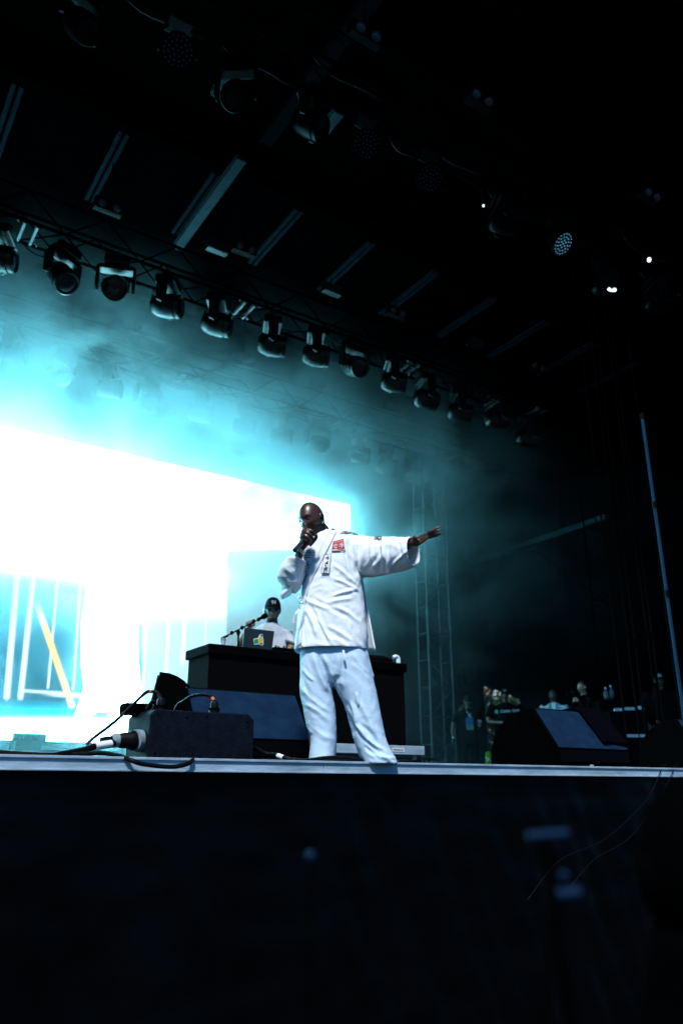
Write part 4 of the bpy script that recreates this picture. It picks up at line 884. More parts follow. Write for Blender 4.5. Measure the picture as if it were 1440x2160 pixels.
# folds: each (x0, y0, x1, y1, width px, height m) is a ridge in the cloth, traced from the photograph
FOLDK = 1.15
def apply_folds(me, folds, noise_amp=0.004, nscale=7.0, seed=0.0, hemz=None):
    nv = len(me.vertices); nm = [v.normal.copy() for v in me.vertices]
    F = [(Vector((a, b)), Vector((c, d)), w*1.25, h*0.95) for (a, b, c, d, w, h) in folds]
    for i in range(nv):
        v = me.vertices[i]; x, y = proj(v.co); p = Vector((x, y)); n = nm[i]
        front = n.dot(TOCAM); q = 0.0; s2 = 1e-9; s3 = 0.0
        if front > -0.35:
            fw = smooth(-0.35, 0.15, front)
            for (a, b, w, h) in F:
                ab = b-a; L2 = ab.length_squared; t = (p-a).dot(ab)/L2
                if t < -0.15 or t > 1.15: continue
                tt = max(0.0, min(1.0, t)); L = math.sqrt(L2); perp = (ab.x*(p.y-a.y)-ab.y*(p.x-a.x))/L
                bow = 4*tt*(1-tt)*w*0.5
                dd = abs(perp+bow*math.sin(a.x*3.1))/w
                if dd > 2.2: continue
                end = smooth(-0.12, 0.22, t)*(1-smooth(0.78, 1.12, t))
                q += fw*h*end*(math.exp(-abs(dd)*1.9)*1.15-0.35*math.exp(-((dd-1.2)*1.7)**2))
            q = q
        q = 0.020*math.tanh(q/0.020)
        c = v.co*nscale; w = w0 = 0
        a1 = c.x*0.8+c.z*0.9; a2 = c.z*0.45-c.x*0.5
        wv = noise.noise(Vector((c.x*0.5, c.y*0.5, c.z*0.5+seed)))*1.5
        q += noise_amp*(0.8*noise.noise(Vector((c.x, c.y, c.z*0.7+seed)))+1.3*(0.28-abs(noise.noise(Vector((a1*1.5+wv, c.y*0.8, a2*0.9+seed)))))+0.7*(0.25-abs(noise.noise(Vector((a2*3.1+wv, c.y, a1*1.1-seed))))))
        v.co = v.co+n*q*FOLDK
    me.update()
# jacket
jk = MB()
rows = [(1116, 690, 708, .05), (1121, 678, 722, .085), (1127, 668, 740, .110), (1136, 654, 762, .13), (1150, 647, 772, .15), (1170, 644, 768, .165), (1200, 641, 763, .175), (1240, 638, 765, .18), (1275, 634, 769, .185), (1310, 629, 773, .19), (1345, 622, 776, .195), (1374, 621, 775, .20)]
jk.loft([hz(x0, x1, y, b, -0.01, 2.5) for (y, x0, x1, b) in reversed(rows)], 40)
def ar(xt, yt, xb, yb, d, b, tw=0.0, pw=2.2):
    t = S(xt, yt, d); q = S(xb, yb, d); A = (t-q)/2; return ((t+q)/2, A, H*b+RR*b*0.55, pw)
jk.loft([ar(738, 1130, 735, 1205, 0.0, .11), ar(762, 1129, 757, 1218, .01, .125), ar(785, 1133.5, 783, 1216, .045, .12), ar(811, 1134, 812, 1212, .10, .115), ar(840, 1134, 841, 1204, .16, .11), ar(862, 1134, 863, 1197, .205, .105), ar(872, 1133.5, 873, 1193, .225, .10)], 32)
# bent sleeve: upper part falling to the elbow, lower part rising to the wrist
def br_(p, A, B, pw=2.2): return (S(*p), A, B, pw)
jk.loft([br_((658, 1150, 0.0), RR*0.09, H*0.11), br_((646, 1172, .01), RR*0.10+UP*0.02, H*0.11), br_((632, 1207, .03), RR*0.112+UP*0.05, H*0.11), br_((621, 1234, .05), RR*0.100+UP*0.080, H*0.105), br_((613, 1247, .07), RR*0.060+UP*0.060, H*0.08)], 28)
jk.loft([br_((607, 1241, .07), RR*0.055+UP*-0.035, H*0.07), br_((609, 1230, .09), RR*0.085+UP*-0.03, H*0.10), br_((613, 1212, .12), RR*0.092+UP*-0.02, H*0.105), br_((619, 1196, .15), RR*0.080+UP*-0.015, H*0.095), br_((627, 1181, .185), RR*0.068+UP*-0.02, H*0.08)], 28)
jm = remesh(jk, 0.0075, 8, 'jacket')
axis_r = ((S(873, 1163, .225)-S(841, 1169, .16))).normalized(); axis_l = (S(627, 1181, .185)-S(616, 1205, .135)).normalized()
cut_caps(jm, [(S(872.5, 1163, .225), axis_r, 0.16, 0.05), (S(627, 1181, .185), axis_l, 0.085, 0.022), (hz(621, 775, 1374, .2)[0], Vector((0, 0, -1)), 0.40, 0.06), (S(699, 1116, -0.01), UP, 0.12, 0.03)])
jf = [ # x0,y0,x1,y1,w,h
 (733, 1140, 750, 1214, 8, -.016), (748, 1134, 756, 1200, 6, .008), (757, 1140, 752, 1210, 5, -.012), (729, 1130, 742, 1180, 5, .009), (725, 1150, 738, 1215, 4, -.006),
 (700, 1190, 752, 1236, 5, .011), (706, 1222, 756, 1246, 4, .010), (700, 1258, 750, 1244, 4, .010), (690, 1272, 742, 1262, 5, .008),
 (640, 1262, 700, 1285, 5, .008), (645, 1285, 668, 1345, 5, .010), (655, 1280, 688, 1352, 4, -.010), (668, 1300, 700, 1358, 5, .010), (690, 1320, 742, 1352, 5, .007), (660, 1262, 735, 1300, 5, -.007),
 (632, 1310, 640, 1368, 5, .008), (712, 1282, 756, 1312, 5, .008), (735, 1320, 762, 1366, 5, .007), (700, 1345, 735, 1368, 5, .006),
 (782, 1140, 790, 1206, 5, .010), (797, 1138, 800, 1205, 4, -.012), (806, 1150, 824, 1206, 6, .013), (822, 1140, 812, 1200, 5, -.010), (772, 1150, 762, 1200, 6, .012), (770, 1205, 800, 1165, 5, -.010), (828, 1190, 860, 1160, 4, .008), (838, 1140, 850, 1185, 4, -.006), (815, 1210, 845, 1175, 4, .007), (778, 1210, 830, 1205, 4, .008),
 (594, 1232, 634, 1226, 6, .008), (600, 1196, 626, 1222, 6, .007), (606, 1256, 636, 1240, 6, .008)]
apply_folds(jm, jf, 0.0062, 8.0, 3.0)
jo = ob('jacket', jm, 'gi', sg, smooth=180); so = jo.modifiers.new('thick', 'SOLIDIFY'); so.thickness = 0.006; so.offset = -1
# rear flap hanging behind, seen beyond the side slit
fl_ = MB(); vs = []; fs = []
Lf = [(757, 1215), (760, 1245), (762, 1275), (764, 1300), (768, 1335), (772, 1372)]; Rt = [(764, 1215), (769, 1245), (774.5, 1275), (780, 1305), (786, 1338), (792.5, 1372)]
for j in range(26):
    v = j/25*5; k = min(4, int(v)); t = v-k
    a = (Lf[k][0]*(1-t)+Lf[k+1][0]*t-14, Lf[k][1]*(1-t)+Lf[k+1][1]*t); b = (Rt[k][0]*(1-t)+Rt[k+1][0]*t, Rt[k][1]*(1-t)+Rt[k+1][1]*t)
    for i in range(15):
        u = i/14; vs.append(S(a[0]*(1-u)+b[0]*u, a[1]*(1-u)+b[1]*u, -0.16+0.10*u*u+0.012*math.sin(u*9+v)))
for j in range(25):
    for i in range(14): a = j*15+i; fs.append((a, a+1, a+16, a+15))
o = ob('jacket_back_flap', MB().add(vs, fs), 'gi', sg, smooth=180); so = o.modifiers.new('thick', 'SOLIDIFY'); so.thickness = 0.006
bvh = None
def surf(x, y, lift, me=None):
    """point of the jacket surface met by the sight line through a photo pixel, lifted off the cloth"""
    d = Vector(ray(x, y)).normalized(); o0 = Vector((0, 0, CAMZ)); h, n, i, _ = bvh.ray_cast(o0, d)
    if h is None or (h-o0).length > 6.6: return None
    if n.dot(d) > 0: n = -n
    return h+n*lift
def patch(name, poly4, nu, nv, lift, m, parent, thick=0.003):
    """cloth patch or band laid on the garment: poly4 = corner pixels (tl, tr, br, bl) or two edge polylines"""
    A, B = poly4; vs = []; fs = []
    def along(P, t):
        L = [0]
        for i in range(len(P)-1): L.append(L[-1]+math.dist(P[i], P[i+1]))
        q = t*L[-1]
        for i in range(len(P)-1):
            if q <= L[i+1] or i == len(P)-2: k = (q-L[i])/(L[i+1]-L[i]); return (P[i][0]*(1-k)+P[i+1][0]*k, P[i][1]*(1-k)+P[i+1][1]*k)
    last = None
    for j in range(nv+1):
        a = along(A, j/nv); b = along(B, j/nv)
        for i in range(nu+1):
            u = i/nu; p = surf(a[0]*(1-u)+b[0]*u, a[1]*(1-u)+b[1]*u, lift)
            if p is None: p = last if last is not None else S(a[0], a[1], 0.15)
            if last is not None and i > 0 and (p-last).length > 0.09: p = last+(p-last)*0.15
            vs.append(p); last = p
    for j in range(nv):
        for i in range(nu): k = j*(nu+1)+i; fs.append((k, k+1, k+nu+2, k+nu+1))
    o = ob(name, MB().add(vs, fs), m, parent, smooth=180)
    for _ in range(1):
        s = o.modifiers.new('soft', 'SMOOTH'); s.factor = 0.5; s.iterations = 3 if nu > 3 else 0
    s = o.modifiers.new('thick', 'SOLIDIFY'); s.thickness = thick; s.offset = 1
    return o
def marks(name, strokes, lift, m, parent, w):
    """printed or stitched strokes on the cloth, as pixel polylines"""
    mb = MB()
    for st_ in strokes:
        pts = []
        for i in range(len(st_)-1):
            a, b = st_[i], st_[i+1]; n = max(1, int(math.dist(a, b)/1.5))
            pts += [(a[0]+(b[0]-a[0])*k/n, a[1]+(b[1]-a[1])*k/n) for k in range(n)]
        pts.append(st_[-1]); P = [surf(x, y, lift) for x, y in pts]; P = [p for p in P if p is not None]
        if len(P) > 1: mb.tube(P, w, 4)
    return ob(name, mb, m, parent)
bvh = BVHTree.FromPolygons([v.co.copy() for v in jm.vertices], [tuple(p.vertices) for p in jm.polygons])
# collar bands
outer = [(706, 1113), (711, 1120), (700, 1142), (691, 1160), (678, 1186), (664, 1212), (655, 1232), (649, 1256), (643, 1300), (636, 1368)]
inner = [(699, 1113), (694, 1122), (683, 1142), (672, 1163), (655, 1192), (645, 1213), (640, 1232), (636, 1252), (629, 1300), (623, 1366)]
lap = patch('lapel', (inner, outer), 8, 60, 0.006, 'gi', sg, 0.007)
lap2 = patch('lapel', ([(654, 1150), (650, 1165), (642, 1190), (639, 1215), (638.5, 1238)], [(665, 1152), (668, 1165), (658, 1188), (647, 1210), (641, 1236)]), 6, 24, 0.004, 'gi', sg, 0.006)
seam = [[(outer[i][0]-1.5, outer[i][1]) for i in range(len(outer))], [(inner[i][0]+1.5, inner[i][1]) for i in range(len(inner))]]
marks('stitching', seam, 0.0135, mat('thread', (0.5, 0.55, 0.6), 0.8), sg, 0.0009)
M['seam'] = mat('seam_cotton', (0.74, 0.76, 0.78), 0.9)
marks('hem_stitching', [[(632, 1366), (660, 1369), (700, 1367), (740, 1366), (770, 1366)], [(864, 1138), (864, 1150), (864.5, 1170), (865, 1190)]], 0.001, 'seam', sg, 0.0012)
# lettering on the shaded lapel
marks('lapel_print', [[(641, 1164), (655, 1163)], [(640, 1167), (654, 1166), (652, 1173), (640, 1174), (640, 1167)], [(646, 1168), (645, 1173)], [(640, 1178), (652, 1177)], [(645, 1180), (640.5, 1206)], [(641, 1186), (650, 1184), (648, 1200)], [(641, 1192), (648, 1191)], [(640, 1206), (647, 1206)], [(640, 1211), (646, 1210), (644, 1216), (640, 1215)], [(640, 1220), (645, 1219), (643, 1226), (640, 1226)], [(640, 1230), (643, 1230)]], 0.013, 'print_black', sg, 0.0024)
# red patch with two large characters and a small top line
def q2(P, u, v): # bilinear in (tl, tr, br, bl)
    return (P[0][0]*(1-u)*(1-v)+P[1][0]*u*(1-v)+P[2][0]*u*v+P[3][0]*(1-u)*v, P[0][1]*(1-u)*(1-v)+P[1][1]*u*(1-v)+P[2][1]*u*v+P[3][1]*(1-u)*v)
RP = [(701.0, 1143.0), (726.5, 1136.5), (728.5, 1162.0), (698.0, 1164.0)]
def quad(P, s): 
    a = [q2(P, s, s), q2(P, 1-s, s), q2(P, 1-s, 1-s), q2(P, s, 1-s)]; return ([a[0], a[3]], [a[1], a[2]])
patch('chest_patch', quad(RP, 0.0), 8, 8, 0.0070, 'patch_red', sg, 0.003)
marks('patch_border', [[q2(RP, u, v) for u, v in ((.04, .04), (.96, .04), (.96, .96), (.04, .96), (.04, .04))]], 0.0105, 'patch_white', sg, 0.0022)
def glyph(P, u0, v0, u1, v1, strokes): return [[q2(P, u0+(u1-u0)*a, v0+(v1-v0)*b) for a, b in s] for s in strokes]
sora = [[(.5, 0), (.5, .12)], [(.05, .30), (.08, .15), (.92, .15), (.90, .28)], [(.38, .24), (.30, .40), (.12, .50)], [(.62, .24), (.64, .40), (.88, .44)], [(.22, .60), (.80, .60)], [(.5, .60), (.5, .95)], [(.05, .97), (.95, .97)]]
te = [[(.75, .02), (.25, .12)], [(.12, .32), (.88, .28)], [(.02, .56), (.98, .52)], [(.52, .10), (.54, .60), (.50, .92), (.34, .88)]]
marks('patch_characters', glyph(RP, .12, .36, .48, .88, sora)+glyph(RP, .55, .34, .90, .86, te), 0.011, 'patch_white', sg, 0.0026)
marks('patch_small_line', [s for k in range(6) for s in glyph(RP, .16+.12*k, .13, .25+.12*k, .24, [[(0, .2), (1, .1)], [(.5, 0), (.4, 1)], [(0, .7), (1, .8)]][: 2+k % 2])], 0.0105, 'patch_white', sg, 0.0011)
# tall white patch with handwriting
VP = [(684.5, 1171.0), (698.5, 1169.5), (695.0, 1212.5), (677.5, 1211.5)]
patch('name_patch', quad(VP, 0.0), 5, 12, 0.0135, 'patch_white', sg, 0.002)
marks('name_patch_border', [[q2(VP, u, v) for u, v in ((0, 0), (1, 0), (1, 1), (0, 1), (0, 0))]], 0.0165, 'print_black', sg, 0.0011)
marks('name_patch_writing', glyph(VP, .18, .05, .85, .97, [[(.55, .02), (.70, .05)], [(.30, .12), (.75, .12), (.80, .16), (.55, .27)], [(.30, .14), (.25, .20)], [(.15, .46), (.45, .42), (.75, .34)], [(.45, .42), (.80, .50)], [(.40, .36), (.45, .48)], [(.15, .56), (.5, .57)], [(.10, .72), (.50, .68), (.85, .66)], [(.5, .62), (.35, .78), (.10, .84)], [(.45, .72), (.80, .82)], [(.78, .60), (.85, .62)], [(.20, .93), (.40, .96)], [(.55, .90), (.75, .95)]]), 0.0175, 'print_black', sg, 0.0022)
# shoulder and sleeve prints
SP = [(718, 1123.5), (758, 1121.8), (754, 1130.0), (716, 1130.0)]
marks('shoulder_print', [[(717, 1127), (724, 1122), (735, 1120.3), (748, 1120.8), (758, 1123.8), (754, 1130)], [(722, 1126), (730, 1122.5)], [(727, 1127), (735, 1122.5)], [(732, 1127), (740, 1123)], [(736, 1124), (742, 1128)], [(741, 1123), (748, 1129)], [(745, 1128), (752, 1124.5)], [(750, 1129), (755, 1125)], [(726, 1124), (733, 1126)]], 0.003, 'print_black', sg, 0.0030)
marks('sleeve_print', [[(789, 1140), (790, 1133.5), (804, 1132.5), (804, 1141)], [(791, 1135.5), (797, 1135)], [(793, 1140), (796, 1134)], [(798, 1134), (797, 1140), (801, 1138)], [(802, 1134), (801, 1140)], [(790, 1138), (803, 1137)]], 0.003, 'print_black', sg, 0.0024)
# jacket ties
ob('jacket_tie', MB().tube(curve_pts([S(637, 1262, .20), S(631, 1258, .22), S(628, 1264, .23), S(633, 1272, .22), S(638, 1270, .20)], 5), 0.005, 6), 'gi', sg, smooth=180)
ob('jacket_tie', MB().prism([S(632, 1281, .20), S(635, 1284, .20), S(624, 1296, .21), S(622, 1314, .21), S(617.5, 1314, .21), S(619.5, 1295, .21)], H*0.004), 'gi', sg)
marks_t = MB()
for k in range(5): marks_t.tube([S(619.5+k*0.3, 1310-k*4, .216), S(622+k*0.3, 1309.5-k*4, .216)], 0.0018, 4)
ob('tie_print', marks_t, 'print_black', sg)
# trousers
tr = MB()
legL = [(1363, 634, 706, .15), (1400, 633, 706, .15), (1430, 632.5, 705, .145), (1449, 632, 703.5, .14), (1463, 632, 702, .135), (1492, 639, 706.5, .13), (1520, 646, 709, .125), (1558, 655, 709.5, .12), (1585, 653.5, 708.5, .12), (1607, 651.5, 707.5, .125)]
legR = [(1363, 690, 770, .15), (1388, 692, 777, .155), (1400, 694, 780, .155), (1444, 703, 790, .145), (1460, 711, 794, .14), (1487, 725.5, 800, .135), (1527, 736, 807, .13), (1555, 743.5, 813, .125), (1577, 750.5, 821, .125), (1598, 759, 833, .13), (1612, 766, 839, .135)]
tr.loft([hz(a, b, y, w, 0, 2.3) for (y, a, b, w) in reversed(legL)], 32); tr.loft([hz(a, b, y, w, 0, 2.3) for (y, a, b, w) in reversed(legR)], 32); tr.loft([hz(640, 764, 1440, .10), hz(633, 790, 1428, .135), hz(633, 782, 1400, .155), hz(634, 772, 1363, .155)], 32)
tm = remesh(tr, 0.0075, 8, 'trousers')
tf = [(740, 1480, 752, 1530, 5, .014), (752, 1528, 772, 1558, 5, .016), (772, 1556, 806, 1582, 4, .016), (728, 1500, 745, 1550, 5, -.014), (760, 1482, 790, 1545, 6, .010), (765, 1530, 800, 1572, 5, -.014), (752, 1462, 756, 1490, 4, .012), (780, 1590, 830, 1600, 5, .010), (770, 1575, 800, 1600, 4, -.010), (800, 1585, 832, 1612, 4, .010),
 (660, 1378, 690, 1460, 7, .012), (672, 1380, 700, 1455, 6, -.016), (684, 1385, 706, 1440, 5, .012), (636, 1420, 660, 1480, 6, -.007), (640, 1410, 662, 1436, 4, .008), (636, 1450, 690, 1500, 6, .009), (645, 1485, 690, 1520, 6, .008), (640, 1500, 660, 1550, 6, .008), (700, 1400, 716, 1470, 5, .008), (715, 1385, 722, 1450, 5, .007), (656, 1530, 700, 1560, 7, .006), (742, 1400, 780, 1440, 8, .006), (745, 1380, 775, 1420, 6, .006)]
apply_folds(tm, tf, 0.0036, 6.5, 11.0)
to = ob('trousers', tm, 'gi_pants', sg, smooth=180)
bvh = BVHTree.FromPolygons([v.co.copy() for v in tm.vertices], [tuple(p.vertices) for p in tm.polygons])
marks('trouser_seam', [[(724, 1390), (727, 1420), (729, 1450), (729.5, 1485)], [(698, 1500), (699, 1540), (700, 1594)], [(702, 1500), (703, 1540), (703, 1594)], [(738, 1545), (746, 1570), (757, 1590)]], -0.0005, mat('seam_blue', (0.45, 0.52, 0.6), 0.9), sg, 0.0012)
ob('waist_tie', MB().prism([S(721, 1371, .20), S(726, 1371, .20), (S(729, 1385, .20)), S(725, 1386, .20)], H*0.003), 'gi', sg)
# bracelet
bw = ob('bracelet', MB(), 'silver', sg)
bl2 = MB(); ax = (S(640, 1150, .245)-W_).normalized(); e1 = ax.orthogonal().normalized(); e2 = ax.cross(e1)
for rr in range(3):
    for k in range(16): a = 2*math.pi*(k+0.5*rr)/16; bl2.ball(W_+ax*(-0.012+0.008*rr)+e1*math.cos(a)*0.034+e2*math.sin(a)*0.034, 0.0048, 6)
bw.data = bl2.mesh('bracelet'); bw.data.materials.append(M['silver'])
# necklace glimpse in the collar
nk = MB(); 
for k in range(14): t = k/13; nk.ball(S(668+t*12, 1161-18*t+10*t*t, 0.125-0.05*t), 0.005, 6)
ob('necklace', nk, mat('chain_dark', (0.10, 0.10, 0.11), 0.25, 0.9), sg, smooth=180)
# microphone in the fist
mc_ = thing('microphone', 'black wireless microphone gripped at the singer\'s mouth', 'microphone', S(635, 1148, .28))
ma, mb_ = S(620.5, 1162, .325), S(652, 1127, .225); ax = (mb_-ma).normalized()
ob('mic_handle', MB().lathe([(0.0, 0.012), (0.003, 0.0165), (0.035, 0.0175), (0.036, 0.0160), (0.040, 0.0160), (0.041, 0.0175), (0.15, 0.020), (0.17, 0.022)], ma, ax, 20), mat('mic_black', (0.015, 0.017, 0.02), 0.25, 0.2, spec=0.7), mc_, smooth=40)
ob('mic_band', MB().lathe([(0.0355, 0.0180), (0.0395, 0.0180)], ma, ax, 20), 'truss_bright', mc_)
ob('mic_head', MB().lathe([(0.165, 0.022), (0.175, 0.026), (0.20, 0.027), (0.215, 0.021), (0.222, 0.006)], ma, ax, 20), 'black_metal', mc_, smooth=60)
# ------------------------------------------------------------------ the DJ
DD = 8.5
def DP(x, y, d=0.0): return atD(x, y, DD-d)
dj = thing('person', 'DJ in a white T-shirt, black cap and clear glasses holding the boom microphone', 'person', (DP(575, 1500).x, DP(575, 1500).y, DECK))
def dz(x0, x1, y, b, d=0.0, pw=2.3):
    a0 = DP(x0, y, d); a1 = DP(x1, y, d); c = (a0+a1)/2; A = (a1-a0)/2; return (c, Vector((A.x, A.y, 0)), H*b, pw)
b = MB(); b.loft([dz(548, 600, 1450, .10), dz(548, 600, 1400, .10), dz(545, 602, 1350, .10), dz(548, 598, 1330, .08), dz(560, 584, 1320, .05)])
for q in (-1, 1):
    c0 = DP(574+q*13, 1450); b.tube([c0, Vector((c0.x, c0.y, 2.1)), Vector((c0.x, c0.y, DECK+0.05))], [.08, .06, .045], 12)
HC2 = DP(575, 1289, 0.03); hm2, HR2, HK2 = head_mesh(HC2, TOCAM*0.95+RR*0.12, R_(6), 0, 0.245)
o_ = len(b.v); b.v += hm2.v; b.f += [tuple(i+o_ for i in f) for f in hm2.f]
b.tube([DP(574, 1326, 0), DP(574, 1305, 0.01)], [.062, .058], 14)
W2 = DP(527.5, 1321, .20)
chain(b, [DP(541, 1334, 0), DP(517, 1362, .05), DP(508, 1356, .12), DP(519, 1335, .18), W2], [.055, .048, .045, .032, .028])
chain(b, [DP(607, 1334, 0), DP(614, 1362, .04), DP(610, 1373, .18), DP(602, 1373, .26)], [.05, .042, .035, .028])
b.loft([(DP(526, 1322, .20), RR*.026, H*.016), (DP(526, 1315, .21), RR*.042, H*.02), (DP(527, 1310, .21), RR*.03, H*.015)], 12)
for k in range(4): x = 519.5+k*5.2; y = 1316.5-k*1.9; chain(b, [DP(x, y+2, .22), DP(x-0.5, y-3.5, .25), DP(x+0.5, y+1, .27), DP(x+1.5, y+4, .26)], [.0105, .0105, .0095, .0085], 8)
chain(b, [DP(532, 1322, .22), DP(537, 1317, .25), DP(535, 1313, .26)], [.012, .011, .009], 8)
for k in range(5): chain(b, [DP(602, 1373, .26), DP(598-k*1.6, 1373, .29+.006*k), DP(595-k*1.5, 1374.5, .32)], [.011, .0095, .008], 8)
ob('body', remesh(b, 0.006, 2, 'body'), 'skin_tan', dj)
ts = MB(); ts.loft([dz(545, 603, 1450, .15), dz(543, 606, 1400, .145), dz(538, 607, 1360, .14), dz(536, 606, 1338, .13), dz(542, 602, 1326, .11), dz(553, 592, 1320, .09), dz(559, 588, 1316, .075)])
ts.loft([(DP(546, 1330), RR*.06, H*.09), (DP(536, 1338, .01), RR*.055+UP*.03, H*.085), (DP(526, 1352, .04), RR*.055+UP*.035, H*.075)]); ts.loft([(DP(600, 1330), RR*.06, H*.09), (DP(609, 1340, .01), RR*.055-UP*.03, H*.085), (DP(614, 1356, .05), RR*.055-UP*.02, H*.08)])
def simple_folds(me, amp, sc_, seed):
    nm = [v.normal.copy() for v in me.vertices]
    for v, n in zip(me.vertices, nm):
        c = v.co*sc_; v.co = v.co+n*amp*(noise.noise(Vector((c.x*1.6+seed, c.y*1.6, c.z*0.7)))+0.5*noise.noise(Vector((c.x*3+c.z, c.y*3, c.z*2-seed))))
    me.update(); return me
M['tee_white'] = mat('tee_white', (0.78, 0.80, 0.82), 0.9, spec=0.2, bump=0.2, bscale=60)
ob('t_shirt', simple_folds(remesh(ts, 0.012, 4, 't_shirt'), 0.016, 7.0, 2.0), 'tee_white', dj, smooth=180)
lp_ = MB()
for q in (-1, 1):
    c0 = DP(574+q*14, 1450); lp_.tube([c0+UP*0.1, Vector((c0.x, c0.y, 2.1)), Vector((c0.x, c0.y, DECK+0.08))], [.10, .085, .07], 14)
M['denim_dark'] = mat('denim_dark', (0.012, 0.014, 0.02), 0.9); ob('trousers', remesh(lp_, 0.015, 3, 'trousers'), 'denim_dark', dj)
def h2(x, y, z, C=None, Rr=None, K=None): return (C or HC2)+(Rr or HR2) @ (Vector((x, y, z))*(K or HK2))
def cap(C, Rr, K, m, parent, logo=None, logo_size=0.05):
    mb = MB(); vs = []; fs = []; n = 28
    for i in range(9):
        ph = i/8*math.pi/2
        for k in range(n):
            t = 2*math.pi*k/n; z = math.cos(ph); r = math.sin(ph)**0.8
            vs.append(C+Rr @ (Vector((r*math.cos(t)*0.086, r*math.sin(t)*0.106-0.002, 0.030+z*0.105+(0.012 if math.sin(t) > 0 else 0)*z))*K))
    for i in range(8):
        for k in range(n): fs.append((i*n+k, i*n+(k+1) % n, (i+1)*n+(k+1) % n, (i+1)*n+k))
    o = ob('cap', MB().add(vs, fs), m, parent, smooth=180); o.modifiers.new('thick', 'SOLIDIFY').thickness = 0.004
    vs = []; fs = []
    for j in range(6):
        for i in range(13):
            a = math.pi*(0.08+0.84*i/12); r = j/5
            vs.append(C+Rr @ (Vector((math.cos(a)*(0.086-0.004*r), math.sin(a)*(0.098+0.066*r*math.sin(a)), 0.036-0.022*r-0.012*abs(math.cos(a))*0.8))*K))
    for j in range(5):
        for i in range(12): k = j*13+i; fs.append((k, k+1, k+14, k+13))
    br = ob('brim', MB().add(vs, fs), m, o, smooth=180); br.modifiers.new('thick', 'SOLIDIFY').thickness = 0.005
    if logo:
        for ch, dx, dz in logo:
            me = text_mesh(ch, logo_size*K, 0.001); l = ob('cap_logo', me, 'patch_white', o)
            W = Matrix.Translation(C+Rr @ (Vector((-dx, 0.103, 0.078+dz))*K)) @ (Rr @ Matrix(((-1, 0, 0), (0, 0, 1), (0, 1, 0)))).to_4x4() @ Matrix.Rotation(R_(-14), 4, 'X')
            l.matrix_basis = l.matrix_parent_inverse.inverted() @ W if False else W
            l.matrix_parent_inverse = Matrix.Identity(4) if o.parent is None else parent_inv(o)
    return o
M['cap_black'] = mat('cap_black', (0.006, 0.006, 0.008), 0.85, spec=0.15, bump=0.2, bscale=200)
cap(HC2, HR2, HK2, 'cap_black', dj, [('N', 0.006, 0.004), ('Y', -0.006, -0.004)], 0.058)
gl = MB()
for q in (-1, 1):
    c = h2(q*0.034, 0.100, -0.002); e1 = HR2 @ Vector((1, 0, 0)); e2 = HR2 @ Vector((0, 0, 1))
    gl.tube([c+e1*math.cos(a)*0.026*HK2+e2*math.sin(a)*0.021*HK2 for a in [2*math.pi*k/16 for k in range(17)]], 0.003, 6)
    gl.tube([h2(q*0.062, 0.095, 0.002), h2(q*0.078, 0.04, 0.002), h2(q*0.082, -0.01, 0.0)], 0.0028, 6)
gl.tube([h2(-0.010, 0.108, 0.0), h2(0.010, 0.108, 0.0)], 0.003, 6)
gs = ob('glasses', gl, mat('clear_frame', (0.6, 0.68, 0.7), 0.15, spec=0.8), dj, smooth=60)
for q in (-1, 1): ob('lens', MB().lathe([(0, 0.022*HK2), (0.002, 0.021*HK2)], h2(q*0.034, 0.099, -0.002), HR2 @ Vector((0, 1, 0)), 16), mat('tinted_lens', (0.01, 0.03, 0.05), 0.08, spec=0.8), gs)
bj = [o for o in dj.children if o.name.startswith('body')][0]
def jaw2(p):
    q = (HR2.inverted() @ (p-HC2))/HK2; return -0.14 < q.z < -0.05 and q.y > -0.01 and not (abs(q.x) < 0.022 and -0.082 < q.z) and q.length < 0.15 and (abs(q.x) > 0.04 or q.z < -0.078)
shell(bj.data, jaw2, 0.0015, 'beard', mat('stubble', (0.05, 0.03, 0.022), 0.9), dj)
ob('earcup', MB().lathe([(0, 0.03), (0.015, 0.034), (0.025, 0.024)], h2(0.074, 0.0, 0.0) if (HR2 @ Vector((1, 0, 0))).dot(RR) < 0 else h2(-0.074, 0.0, 0.0), -RR, 16), mat('clear_case', (0.45, 0.55, 0.6), 0.12, spec=0.8), dj, smooth=50)

